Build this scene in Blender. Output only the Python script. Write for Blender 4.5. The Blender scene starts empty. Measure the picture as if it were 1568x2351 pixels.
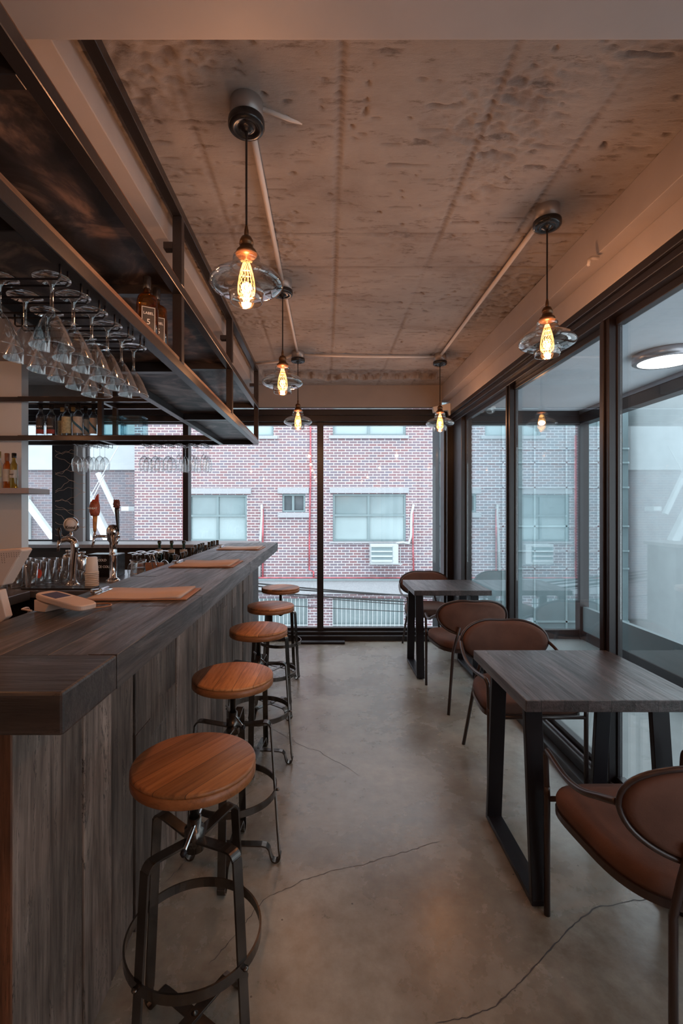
import bpy, bmesh, math, random
from mathutils import Vector, Matrix, noise
random.seed(7)
S = bpy.context.scene
COL = S.collection
PI = math.pi
# ------------------------------------------------------------------ camera
F = 1100.0; W = 1568; H = 2351; VX = 748.0; VY = 1168.0; HC = 1.42
cd = bpy.data.cameras.new('camera'); cam = bpy.data.objects.new('camera', cd); COL.objects.link(cam)
cam.location = (0, 0, HC); cam.rotation_euler = (PI/2, 0, 0)
cd.sensor_fit = 'VERTICAL'; cd.sensor_height = 36.0; cd.lens = 36.0*F/H
cd.shift_x = (W/2-VX)/H; cd.shift_y = -(H/2-VY)/H
cd.clip_start = 0.02; cd.clip_end = 300
S.camera = cam
# ------------------------------------------------------------------ world, sun, exposure
w = bpy.data.worlds.new('overcast_sky'); S.world = w; w.use_nodes = True
nt = w.node_tree; nt.nodes.clear()
bg = nt.nodes.new('ShaderNodeBackground'); wo = nt.nodes.new('ShaderNodeOutputWorld')
bg.inputs[0].default_value = (0.84, 0.93, 1.0, 1); bg.inputs[1].default_value = 2.7
nt.links.new(bg.outputs[0], wo.inputs[0])
S.view_settings.view_transform = 'Standard'; S.view_settings.look = 'None'
S.view_settings.exposure = 0.45; S.view_settings.gamma = 1.0; S.view_settings.use_curve_mapping = False
S.cycles.transparent_max_bounces = 40
S.cycles.max_bounces = 8; S.cycles.diffuse_bounces = 4; S.cycles.glossy_bounces = 5
S.cycles.sample_clamp_indirect = 6.0
LAMP_W = 9.0
LAMP_COL = (1.0, 0.53, 0.29)

# ------------------------------------------------------------------ helpers: materials
def nmat(name):
    m = bpy.data.materials.new(name); m.use_nodes = True
    t = m.node_tree; t.nodes.clear()
    o = t.nodes.new('ShaderNodeOutputMaterial')
    return m, t, o
def N(t, typ, **kw):
    n = t.nodes.new(typ)
    for k, v in kw.items():
        if k.startswith('i_'):
            key = k[2:]
            n.inputs[int(key) if key.isdigit() else key].default_value = v
        else: setattr(n, k, v)
    return n
def L(t, a, b): t.links.new(a, b)
def c4(c): return (c[0], c[1], c[2], 1.0)
def simple(name, col, rough=0.5, metal=0.0, bump=0.0, bscale=80, var=0.0, vscale=6, spec=0.5, coat=0.0):
    m, t, o = nmat(name)
    p = N(t, 'ShaderNodeBsdfPrincipled'); L(t, p.outputs[0], o.inputs[0])
    p.inputs['Roughness'].default_value = rough; p.inputs['Metallic'].default_value = metal
    p.inputs['Specular IOR Level'].default_value = spec; p.inputs['Coat Weight'].default_value = coat
    tc = N(t, 'ShaderNodeTexCoord')
    n = N(t, 'ShaderNodeTexNoise', i_Scale=vscale, i_Detail=5.0); L(t, tc.outputs['Object'], n.inputs['Vector'])
    r = N(t, 'ShaderNodeValToRGB'); L(t, n.outputs[0], r.inputs[0])
    r.color_ramp.elements[0].position = 0.3; r.color_ramp.elements[1].position = 0.7
    r.color_ramp.elements[0].color = c4([x*(1-var) for x in col]); r.color_ramp.elements[1].color = c4([min(1, x*(1+var)) for x in col])
    L(t, r.outputs[0], p.inputs['Base Color'])
    if bump:
        n2 = N(t, 'ShaderNodeTexNoise', i_Scale=bscale, i_Detail=3.0); L(t, tc.outputs['Object'], n2.inputs['Vector'])
        b = N(t, 'ShaderNodeBump', i_Strength=bump, i_Distance=0.004); L(t, n2.outputs[0], b.inputs['Height']); L(t, b.outputs[0], p.inputs['Normal'])
    return m
def emit(name, col, s):
    m, t, o = nmat(name); e = N(t, 'ShaderNodeEmission'); e.inputs[0].default_value = c4(col); e.inputs[1].default_value = s
    L(t, e.outputs[0], o.inputs[0]); return m
def pane_mat(name, a, b, tint=(1, 1, 1), haze=0.0):
    m, t, o = nmat(name)
    tr = N(t, 'ShaderNodeBsdfTransparent'); tr.inputs[0].default_value = c4(tint)
    gl = N(t, 'ShaderNodeBsdfGlossy', i_Roughness=0.0); gl.inputs[0].default_value = (0.93, 0.98, 1, 1)
    lw = N(t, 'ShaderNodeLayerWeight', i_Blend=0.5); pw = N(t, 'ShaderNodeMath', operation='POWER'); L(t, lw.outputs['Facing'], pw.inputs[0]); pw.inputs[1].default_value = 5.0
    fr = N(t, 'ShaderNodeMath', operation='MULTIPLY_ADD'); L(t, pw.outputs[0], fr.inputs[0]); fr.inputs[1].default_value = 0.96; fr.inputs[2].default_value = 0.04
    ma = N(t, 'ShaderNodeMath', operation='MULTIPLY_ADD', use_clamp=True); L(t, fr.outputs[0], ma.inputs[0])
    ma.inputs[1].default_value = b; ma.inputs[2].default_value = a
    mx = N(t, 'ShaderNodeMixShader'); L(t, ma.outputs[0], mx.inputs[0]); L(t, tr.outputs[0], mx.inputs[1]); L(t, gl.outputs[0], mx.inputs[2])
    out = mx.outputs[0]
    if haze:
        df = N(t, 'ShaderNodeBsdfTranslucent'); df.inputs[0].default_value = (0.8, 0.88, 0.9, 1)
        tc = N(t, 'ShaderNodeTexCoord'); n = N(t, 'ShaderNodeTexNoise', i_Scale=3.0, i_Detail=6.0); L(t, tc.outputs['Object'], n.inputs['Vector'])
        mm = N(t, 'ShaderNodeMath', operation='MULTIPLY'); L(t, n.outputs[0], mm.inputs[0]); mm.inputs[1].default_value = haze*2
        m2 = N(t, 'ShaderNodeMixShader'); L(t, mm.outputs[0], m2.inputs[0]); L(t, mx.outputs[0], m2.inputs[1]); L(t, df.outputs[0], m2.inputs[2]); out = m2.outputs[0]
    L(t, out, o.inputs[0]); return m
def glass_mat(name, tint=(0.97, 0.98, 0.98), edge=(0.45, 0.48, 0.5), base=0.05, amp=0.75, power=3.0):
    m, t, o = nmat(name)
    lw = N(t, 'ShaderNodeLayerWeight', i_Blend=0.5)
    pw = N(t, 'ShaderNodeMath', operation='POWER'); L(t, lw.outputs['Facing'], pw.inputs[0]); pw.inputs[1].default_value = power
    mc = N(t, 'ShaderNodeMix', data_type='RGBA'); L(t, pw.outputs[0], mc.inputs[0]); mc.inputs[6].default_value = c4(tint); mc.inputs[7].default_value = c4(edge)
    tr = N(t, 'ShaderNodeBsdfTransparent'); L(t, mc.outputs[2], tr.inputs[0])
    gl = N(t, 'ShaderNodeBsdfGlossy', i_Roughness=0.03); gl.inputs[0].default_value = (1, 1, 1, 1)
    ma = N(t, 'ShaderNodeMath', operation='MULTIPLY_ADD', use_clamp=True); L(t, pw.outputs[0], ma.inputs[0]); ma.inputs[1].default_value = amp; ma.inputs[2].default_value = base
    mx = N(t, 'ShaderNodeMixShader'); L(t, ma.outputs[0], mx.inputs[0]); L(t, tr.outputs[0], mx.inputs[1]); L(t, gl.outputs[0], mx.inputs[2])
    L(t, mx.outputs[0], o.inputs[0]); return m
def wood(name, dark, mid, light, axis='y', rough=0.5, bump=0.5, island=0.35, grain=1.0, spec=0.4, planks=None, gscale=1.0, crack=1.0):
    """axis = direction of the grain. planks=(axis_index,width): stripes of boards by position."""
    m, t, o = nmat(name)
    p = N(t, 'ShaderNodeBsdfPrincipled'); L(t, p.outputs[0], o.inputs[0])
    p.inputs['Specular IOR Level'].default_value = spec
    tc = N(t, 'ShaderNodeTexCoord'); ge = N(t, 'ShaderNodeNewGeometry')
    rnd = ge.outputs['Random Per Island']
    oi = N(t, 'ShaderNodeObjectInfo')
    if planks:
        sx = N(t, 'ShaderNodeSeparateXYZ'); L(t, tc.outputs['Object'], sx.inputs[0])
        dv = N(t, 'ShaderNodeMath', operation='DIVIDE'); L(t, sx.outputs[planks[0]], dv.inputs[0]); dv.inputs[1].default_value = planks[1]
        ad = N(t, 'ShaderNodeMath', operation='ADD'); L(t, dv.outputs[0], ad.inputs[0]); ad.inputs[1].default_value = planks[2]
        fl = N(t, 'ShaderNodeMath', operation='FLOOR'); L(t, ad.outputs[0], fl.inputs[0])
        fr = N(t, 'ShaderNodeMath', operation='FRACT'); L(t, ad.outputs[0], fr.inputs[0])
        cb = N(t, 'ShaderNodeCombineXYZ'); L(t, fl.outputs[0], cb.inputs[0]); L(t, oi.outputs['Random'], cb.inputs[1])
        wn = N(t, 'ShaderNodeTexWhiteNoise', noise_dimensions='3D'); L(t, cb.outputs[0], wn.inputs[0]); rnd = wn.outputs[0]
    off = N(t, 'ShaderNodeCombineXYZ')
    k = N(t, 'ShaderNodeMath', operation='MULTIPLY'); L(t, rnd, k.inputs[0]); k.inputs[1].default_value = 37.0
    for i in range(3): L(t, k.outputs[0], off.inputs[i])
    va = N(t, 'ShaderNodeVectorMath', operation='ADD'); L(t, tc.outputs['Object'], va.inputs[0]); L(t, off.outputs[0], va.inputs[1])
    sc = {'x': (1.7, 15, 15), 'y': (15, 1.7, 15), 'z': (15, 15, 1.7)}[axis]
    mp = N(t, 'ShaderNodeMapping'); L(t, va.outputs[0], mp.inputs[0]); mp.inputs['Scale'].default_value = [s*gscale for s in sc]
    n1 = N(t, 'ShaderNodeTexNoise', i_Scale=1.0, i_Detail=8.0, i_Roughness=0.66, i_Distortion=2.0); L(t, mp.outputs[0], n1.inputs['Vector'])
    mp2 = N(t, 'ShaderNodeMapping'); L(t, va.outputs[0], mp2.inputs[0]); mp2.inputs['Scale'].default_value = [s*gscale*(5 if s > 5 else 2) for s in sc]
    n2 = N(t, 'ShaderNodeTexNoise', i_Scale=1.0, i_Detail=4.0, i_Roughness=0.7); L(t, mp2.outputs[0], n2.inputs['Vector'])
    mixn = N(t, 'ShaderNodeMath', operation='MULTIPLY_ADD'); L(t, n2.outputs[0], mixn.inputs[0]); mixn.inputs[1].default_value = 0.45*grain
    s2 = N(t, 'ShaderNodeMath', operation='MULTIPLY'); L(t, n1.outputs[0], s2.inputs[0]); s2.inputs[1].default_value = 1.0-0.45*grain*1.0 if grain <= 1 else 0.6
    L(t, s2.outputs[0], mixn.inputs[2])
    r = N(t, 'ShaderNodeValToRGB'); L(t, mixn.outputs[0], r.inputs[0])
    e = r.color_ramp.elements; e[0].position = 0.34; e[0].color = c4(dark); e[1].position = 0.68; e[1].color = c4(light)
    x = e.new(0.5); x.color = c4(mid)
    br = N(t, 'ShaderNodeMapRange'); L(t, rnd, br.inputs[0]); br.inputs[3].default_value = 1-island; br.inputs[4].default_value = 1+island
    hs = N(t, 'ShaderNodeHueSaturation'); L(t, r.outputs[0], hs.inputs['Color']); L(t, br.outputs[0], hs.inputs['Value'])
    col = hs.outputs[0]
    if crack > 0:
        mp3 = N(t, 'ShaderNodeMapping'); L(t, va.outputs[0], mp3.inputs[0]); mp3.inputs['Scale'].default_value = [s*gscale*(0.33 if s > 5 else 0.75) for s in sc]
        n3 = N(t, 'ShaderNodeTexNoise', i_Scale=1.0, i_Detail=6.0, i_Roughness=0.6, i_Distortion=0.6); L(t, mp3.outputs[0], n3.inputs['Vector'])
        mb_ = N(t, 'ShaderNodeMapRange'); L(t, n3.outputs[0], mb_.inputs[0]); mb_.inputs[1].default_value = 0.3; mb_.inputs[2].default_value = 0.7; mb_.inputs[3].default_value = 1-0.5*crack; mb_.inputs[4].default_value = 1+0.45*crack
        h2 = N(t, 'ShaderNodeHueSaturation'); L(t, col, h2.inputs['Color']); L(t, mb_.outputs[0], h2.inputs['Value'])
        sb = N(t, 'ShaderNodeMath', operation='SUBTRACT'); L(t, n1.outputs[0], sb.inputs[0]); sb.inputs[1].default_value = 0.57
        ab = N(t, 'ShaderNodeMath', operation='ABSOLUTE'); L(t, sb.outputs[0], ab.inputs[0])
        lt = N(t, 'ShaderNodeMapRange'); L(t, ab.outputs[0], lt.inputs[0]); lt.inputs[1].default_value = 0.0; lt.inputs[2].default_value = 0.013; lt.inputs[3].default_value = 0.75*crack; lt.inputs[4].default_value = 0.0
        mk = N(t, 'ShaderNodeMix', data_type='RGBA'); L(t, lt.outputs[0], mk.inputs[0]); L(t, h2.outputs[0], mk.inputs[6]); mk.inputs[7].default_value = c4([d*0.35 for d in dark]); col = mk.outputs[2]
    if planks:
        g = N(t, 'ShaderNodeMath', operation='LESS_THAN'); L(t, fr.outputs[0], g.inputs[0]); g.inputs[1].default_value = 0.022
        mg = N(t, 'ShaderNodeMix', data_type='RGBA'); L(t, g.outputs[0], mg.inputs[0]); L(t, col, mg.inputs[6]); mg.inputs[7].default_value = c4([d*0.3 for d in dark]); col = mg.outputs[2]
    L(t, col, p.inputs['Base Color'])
    rr = N(t, 'ShaderNodeMapRange'); L(t, mixn.outputs[0], rr.inputs[0]); rr.inputs[1].default_value = 0.3; rr.inputs[2].default_value = 0.7
    rr.inputs[3].default_value = min(1, rough+0.15); rr.inputs[4].default_value = max(0.05, rough-0.1); L(t, rr.outputs[0], p.inputs['Roughness'])
    b = N(t, 'ShaderNodeBump', i_Strength=bump, i_Distance=0.004); L(t, mixn.outputs[0], b.inputs['Height']); L(t, b.outputs[0], p.inputs['Normal'])
    return m
# ------------------------------------------------------------------ helpers: meshes
class MB:
    def __init__(s): s.v = []; s.f = []; s.sm = []; s.mi = []; s.cur = 0
    def add(s, vs, fs, smooth=False):
        k = len(s.v); s.v += [tuple(v) for v in vs]
        for f in fs: s.f.append([i+k for i in f]); s.sm.append(smooth); s.mi.append(s.cur)
        return s
    def box(s, a, b):
        x0, y0, z0 = [min(a[i], b[i]) for i in range(3)]; x1, y1, z1 = [max(a[i], b[i]) for i in range(3)]
        return s.add([(x0,y0,z0),(x1,y0,z0),(x1,y1,z0),(x0,y1,z0),(x0,y0,z1),(x1,y0,z1),(x1,y1,z1),(x0,y1,z1)],
                     [(0,3,2,1),(4,5,6,7),(0,1,5,4),(1,2,6,5),(2,3,7,6),(3,0,4,7)])
    def cbox(s, c, d): return s.box([c[i]-d[i]/2 for i in range(3)], [c[i]+d[i]/2 for i in range(3)])
    def bar(s, p, q, w_, t_, up=(0, 0, 1)):
        p = Vector(p); q = Vector(q); d = (q-p).normalized(); u = Vector(up)
        a = d.cross(u)
        if a.length < 1e-4: a = d.cross(Vector((1, 0, 0)))
        a.normalize(); b = a.cross(d).normalized()
        a = a*w_/2; b = b*t_/2
        vs = [p-a-b, p+a-b, p+a+b, p-a+b, q-a-b, q+a-b, q+a+b, q-a+b]
        return s.add(vs, [(0,1,2,3),(7,6,5,4),(0,4,5,1),(1,5,6,2),(2,6,7,3),(3,7,4,0)])
    def prism(s, poly, ext, smooth=False):
        n = len(poly); e = Vector(ext); vs = [Vector(p) for p in poly]+[Vector(p)+e for p in poly]
        return s.add(vs, [tuple(range(n))[::-1], tuple(range(n, 2*n))]+[(i, (i+1) % n, n+(i+1) % n, n+i) for i in range(n)], smooth)
    def lathe(s, prof, n=32, c=(0, 0, 0), axis='z', smooth=True, caps=True):
        vs = []
        for r, z in prof:
            for i in range(n):
                a = 2*PI*i/n; x, y = r*math.cos(a), r*math.sin(a)
                if axis == 'z': vs.append((c[0]+x, c[1]+y, c[2]+z))
                elif axis == 'y': vs.append((c[0]+x, c[1]+z, c[2]-y))
                else: vs.append((c[0]+z, c[1]+x, c[2]+y))
        fs = []
        m = len(prof)
        for j in range(m-1):
            for i in range(n): fs.append((j*n+i, j*n+(i+1) % n, (j+1)*n+(i+1) % n, (j+1)*n+i))
        s.add(vs, fs, smooth)
        if caps:
            k = len(s.v)-len(vs)
            for j, rev in ((0, True), (m-1, False)):
                if prof[j][0] > 1e-6:
                    f = [k+j*n+i for i in range(n)]; s.f.append(f[::-1] if rev else f); s.sm.append(False); s.mi.append(s.cur)
        return s
    def tube(s, path, r, n=10, closed=False, caps=True):
        P = [Vector(p) for p in path]; m = len(P)
        T = []
        for i in range(m):
            a = P[(i-1) % m] if (closed or i > 0) else P[i]; b = P[(i+1) % m] if (closed or i < m-1) else P[i]
            T.append((b-a).normalized())
        ref = Vector((0, 0, 1)) if abs(T[0].z) < 0.9 else Vector((1, 0, 0))
        u = T[0].cross(ref).normalized(); vs = []
        for i in range(m):
            u = (u-T[i]*u.dot(T[i])).normalized(); w_ = T[i].cross(u)
            rr = r[i] if isinstance(r, (list, tuple)) else r
            for j in range(n):
                a = 2*PI*j/n; vs.append(P[i]+(u*math.cos(a)+w_*math.sin(a))*rr)
        fs = []
        for i in range(m if closed else m-1):
            for j in range(n): fs.append((i*n+j, i*n+(j+1) % n, ((i+1) % m)*n+(j+1) % n, ((i+1) % m)*n+j))
        s.add(vs, fs, True)
        if caps and not closed:
            k = len(s.v)-len(vs)
            s.f.append([k+j for j in range(n)][::-1]); s.sm.append(False); s.mi.append(s.cur)
            s.f.append([k+(m-1)*n+j for j in range(n)]); s.sm.append(False); s.mi.append(s.cur)
        return s
    def ribbon(s, path, w_, t_, wdir, closed=False):
        P = [Vector(p) for p in path]; m = len(P); vs = []
        for i in range(m):
            a = P[(i-1) % m] if (closed or i > 0) else P[i]; b = P[(i+1) % m] if (closed or i < m-1) else P[i]
            T = (b-a).normalized(); wd = Vector(wdir(i) if callable(wdir) else wdir).normalized()
            nn = T.cross(wd).normalized()
            for sa, sb in ((-1, -1), (1, -1), (1, 1), (-1, 1)): vs.append(P[i]+wd*sa*w_/2+nn*sb*t_/2)
        fs = []
        for i in range(m if closed else m-1):
            for j in range(4): fs.append((i*4+j, i*4+(j+1) % 4, ((i+1) % m)*4+(j+1) % 4, ((i+1) % m)*4+j))
        if not closed: fs += [(3, 2, 1, 0), ((m-1)*4, (m-1)*4+1, (m-1)*4+2, (m-1)*4+3)]
        s.add(vs, fs, False); return s
    def build(s, name, mats, parent=None, loc=(0, 0, 0), rotz=0.0, bevel=0.0, seg=2, auto=False, subsurf=0):
        me = bpy.data.meshes.new(name); me.from_pydata(s.v, [], s.f)
        if not isinstance(mats, (list, tuple)): mats = [mats]
        for m in mats: me.materials.append(m)
        me.polygons.foreach_set('use_smooth', s.sm); me.polygons.foreach_set('material_index', s.mi)
        me.update()
        bm = bmesh.new(); bm.from_mesh(me); bmesh.ops.recalc_face_normals(bm, faces=bm.faces); bm.to_mesh(me); bm.free()
        o = bpy.data.objects.new(name, me); COL.objects.link(o); o.location = loc; o.rotation_euler = (0, 0, rotz)
        if parent: o.parent = parent
        if bevel:
            b = o.modifiers.new('bevel', 'BEVEL'); b.width = bevel; b.segments = seg; b.limit_method = 'ANGLE'; b.angle_limit = math.radians(40)
        return o
def empty(name, loc=(0, 0, 0), rotz=0.0):
    o = bpy.data.objects.new(name, None); COL.objects.link(o); o.location = loc; o.rotation_euler = (0, 0, rotz); o.empty_display_size = 0.05
    return o
def tag(o, label=None, cat=None, group=None, kind=None):
    if label: o['label'] = label
    if cat: o['category'] = cat
    if group: o['group'] = group
    if kind: o['kind'] = kind
    return o
def struct(o): o['kind'] = 'structure'; return o
CH = {}
def copy_tree(o, loc=None, rotz=None, label=None, group=None, parent=None):
    c = o.copy(); COL.objects.link(c); c.parent = parent
    if loc is not None: c.location = loc
    if rotz is not None: c.rotation_euler = (0, 0, rotz)
    if label: c['label'] = label
    if group: c['group'] = group
    for ch in list(o.children): copy_tree(ch, parent=c)
    return c
def text(body, size, mat, parent, loc, rot=(PI/2, 0, 0), name='lettering', ext=0.0006, align='CENTER', bold=0.0):
    cu = bpy.data.curves.new(name, 'FONT'); cu.body = body; cu.size = size; cu.extrude = ext; cu.offset = bold
    cu.align_x = align; cu.align_y = 'CENTER'; cu.materials.append(mat); cu.resolution_u = 3
    tmp = bpy.data.objects.new('tmp_text', cu); COL.objects.link(tmp)
    dg = bpy.context.evaluated_depsgraph_get(); dg.update()
    me = bpy.data.meshes.new_from_object(tmp.evaluated_get(dg)); bpy.data.objects.remove(tmp)
    me.name = name
    if not me.materials: me.materials.append(mat)
    o = bpy.data.objects.new(name, me); COL.objects.link(o); o.location = loc; o.rotation_euler = rot; o.parent = parent
    return o
def P3(px, py, Y): return ((px-VX)*Y/F, Y, HC-(py-VY)*Y/F)
def smooth_path(pts, n=6, closed=False):
    """Catmull-Rom"""
    P = [Vector(p) for p in pts]; m = len(P); out = []
    rng = range(m if closed else m-1)
    for i in rng:
        p0 = P[(i-1) % m] if closed or i > 0 else P[0]; p1 = P[i]; p2 = P[(i+1) % m]
        p3 = P[(i+2) % m] if closed or i < m-2 else P[m-1]
        for k in range(n):
            u = k/n
            out.append(0.5*((2*p1)+(p2-p0)*u+(2*p0-5*p1+4*p2-p3)*u*u+(3*p1-p0-3*p2+p3)*u**3))
    if not closed: out.append(P[-1])
    return out
def superell(a, b, n=2.5, k=48):
    r = []
    for i in range(k):
        t_ = 2*PI*i/k; c, s_ = math.cos(t_), math.sin(t_)
        r.append((a*math.copysign(abs(c)**(2/n), c), b*math.copysign(abs(s_)**(2/n), s_)))
    return r

# ------------------------------------------------------------------ materials
M = {}
M['black'] = simple('black_steel', (0.010, 0.008, 0.010), 0.42, 0.0, bump=0.06, var=0.15, spec=0.25)
M['blackframe'] = simple('black_window_frame', (0.012, 0.009, 0.011), 0.35, 0.0, var=0.08)
M['shelfsteel'] = simple('shelf_tube_steel', (0.045, 0.037, 0.037), 0.28, 0.45, var=0.15, vscale=4, bump=0.05)
M['greysteel'] = simple('grey_steel', (0.32, 0.31, 0.33), 0.3, 0.9, var=0.1)
M['chrome'] = simple('chrome', (0.75, 0.76, 0.78), 0.08, 1.0, var=0.03)
M['stoolsteel'] = simple('stool_gunmetal', (0.12, 0.105, 0.095), 0.2, 0.9, bump=0.12, bscale=50, var=0.25, vscale=12)
M['chairsteel'] = simple('brown_black_chair_tube', (0.045, 0.03, 0.028), 0.3, 0.2, var=0.1)
M['leather'] = simple('brown_suede', (0.108, 0.052, 0.037), 0.75, 0.0, bump=0.12, bscale=220, var=0.22, vscale=7, spec=0.25)
M['beam'] = simple('painted_beam', (0.36, 0.32, 0.31), 0.6, 0.0, bump=0.08, bscale=20, var=0.05)
M['white'] = simple('white_paint', (0.76, 0.75, 0.74), 0.6, 0.0, var=0.02, bump=0.03)
M['plastic'] = simple('white_plastic', (0.75, 0.73, 0.71), 0.35, 0.0, var=0.02)
M['conduit'] = simple('conduit_plastic', (0.62, 0.56, 0.53), 0.45, 0.0, var=0.04)
M['brass'] = simple('aged_brass', (0.13, 0.065, 0.03), 0.35, 0.7, var=0.2)
M['blackpl'] = simple('black_plastic', (0.015, 0.013, 0.014), 0.25, 0.0, var=0.1)
M['fil'] = emit('filament_glow', (1.0, 0.52, 0.17), 5.0)
M['lampglass'] = glass_mat('lamp_shade_glass', (0.90, 0.87, 0.84), (0.42, 0.34, 0.29), 0.09, 0.75, 1.6)
M['bulbglass'] = glass_mat('bulb_glass', (1.0, 0.9, 0.78), (0.95, 0.6, 0.35), 0.03, 0.3, 2.5)
M['glass'] = glass_mat('clear_glassware', (0.98, 0.985, 0.985), (0.55, 0.57, 0.58), 0.11, 0.95, 2.0)
M['aqua'] = glass_mat('aqua_glass', (0.84, 0.94, 0.95), (0.22, 0.45, 0.55), 0.08, 0.5, 2.0)
M['bottleclear'] = glass_mat('clear_bottle_glass', (0.9, 0.93, 0.95), (0.3, 0.33, 0.36), 0.06, 0.6, 2.0)
M['amber'] = glass_mat('amber_spirit', (0.97, 0.48, 0.13), (0.5, 0.12, 0.02), 0.05, 0.4, 1.6)
M['orange'] = glass_mat('orange_spirit', (0.85, 0.40, 0.12), (0.35, 0.1, 0.03), 0.05, 0.4, 1.6)
M['yellowg'] = glass_mat('yellow_spirit', (0.75, 0.62, 0.25), (0.3, 0.2, 0.06), 0.05, 0.4, 1.6)
M['greenglass'] = glass_mat('green_bottle_glass', (0.06, 0.22, 0.06), (0.01, 0.05, 0.015), 0.08, 0.4, 1.6)
M['window'] = pane_mat('window_glass', 0.0, 0.9, (0.97, 0.98, 0.985), 0.0)
M['sideglass'] = pane_mat('side_wall_glass', 0.06, 1.35, (0.93, 0.96, 0.965), 0.0)
M['white_letter'] = simple('white_print', (0.8, 0.78, 0.75), 0.5)
M['dark_letter'] = simple('dark_print', (0.03, 0.025, 0.025), 0.5)
M['label_paper'] = simple('label_paper', (0.55, 0.5, 0.44), 0.6, var=0.1, vscale=30)
M['label_dark'] = simple('label_dark', (0.035, 0.03, 0.03), 0.5, var=0.2, vscale=60)
M['label_red'] = simple('label_red', (0.35, 0.05, 0.04), 0.5, var=0.2, vscale=60)
M['label_yellow'] = simple('label_yellow', (0.5, 0.45, 0.27), 0.5, var=0.3, vscale=50)
M['label_blue'] = simple('label_blue', (0.03, 0.15, 0.25), 0.5)
M['gold'] = simple('gold_cap', (0.5, 0.36, 0.16), 0.35, 0.6)
M['kraft'] = simple('kraft_paper', (0.50, 0.36, 0.29), 0.7, var=0.04, bump=0.05)
M['kraft_board'] = simple('brown_board', (0.33, 0.16, 0.09), 0.55, var=0.08)
M['terminal'] = simple('beige_plastic', (0.55, 0.42, 0.35), 0.4, var=0.03)
M['redpl'] = simple('red_print', (0.8, 0.08, 0.04), 0.4)
M['screen'] = simple('dark_screen', (0.10, 0.11, 0.2), 0.08)
M['copper'] = simple('copper_wire', (0.75, 0.42, 0.28), 0.3, 0.8)
M['granite'] = simple('pale_granite', (0.38, 0.39, 0.41), 0.7, var=0.08, vscale=30)
M['paleconc'] = simple('pale_concrete', (0.40, 0.44, 0.455), 0.75, var=0.06, vscale=2)
M['balcconc'] = simple('balcony_ceiling_paint', (0.46, 0.50, 0.54), 0.5, var=0.08, vscale=2)
M['alu'] = simple('grey_aluminium_frame', (0.20, 0.27, 0.285), 0.5, var=0.04)
M['whitepaint'] = simple('white_steel_paint', (0.5, 0.54, 0.55), 0.5, var=0.03)
M['redpipe'] = simple('red_white_pipe', (0.45, 0.10, 0.12), 0.5, var=0.5, vscale=5)
M['whitepipe'] = simple('white_pipe', (0.5, 0.5, 0.5), 0.5, var=0.05)
M['cable'] = simple('black_cable', (0.02, 0.02, 0.022), 0.6)
M['street'] = simple('street_asphalt', (0.2, 0.2, 0.2), 0.9, var=0.1)
M['darkwood'] = wood('dark_panel_wood', (0.015, 0.010, 0.008), (0.03, 0.018, 0.013), (0.05, 0.03, 0.022), 'x', 0.5)
M['counter'] = wood('bar_top_wood', (0.011, 0.008, 0.007), (0.052, 0.037, 0.031), (0.125, 0.096, 0.085), 'y', 0.38, 1.0, 0.4, gscale=0.8, spec=0.55, crack=1.3)
M['counterx'] = wood('bar_top_crosswise_wood', (0.010, 0.007, 0.006), (0.036, 0.025, 0.021), (0.078, 0.057, 0.049), 'x', 0.38, 0.9, 0.2, gscale=0.8, spec=0.55)
M['panel'] = wood('bar_front_planks', (0.024, 0.016, 0.012), (0.125, 0.088, 0.071), (0.25, 0.185, 0.152), 'z', 0.55, 1.0, 0.5, gscale=0.75, spec=0.35, crack=1.35)
M['endplank'] = wood('bar_end_planks', (0.03, 0.012, 0.006), (0.09, 0.034, 0.016), (0.17, 0.07, 0.035), 'z', 0.5, 0.7, 0.3)  # warm lamplight put into the colour, so redder than the front planks
M['table'] = wood('table_wood', (0.013, 0.010, 0.010), (0.050, 0.038, 0.038), (0.10, 0.080, 0.078), 'y', 0.33, 0.9, 0.22, gscale=0.9, spec=0.6, planks=(0, 0.083, 0.35))
M['seatwood'] = wood('stool_seat_wood', (0.17, 0.058, 0.019), (0.36, 0.135, 0.045), (0.48, 0.20, 0.075), 'y', 0.38, 0.4, 0.5, crack=0.14, gscale=1.1, planks=(0, 0.072, 0.55))
M['seatrim'] = wood('stool_rim_wood', (0.13, 0.042, 0.013), (0.24, 0.082, 0.026), (0.31, 0.115, 0.042), 'x', 0.4, 0.15, 0.1, crack=0.2)
M['shelfwood'] = wood('shelf_board', (0.05, 0.02, 0.010), (0.12, 0.055, 0.03), (0.2, 0.1, 0.06), 'y', 0.5, 0.4, 0.2)

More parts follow.
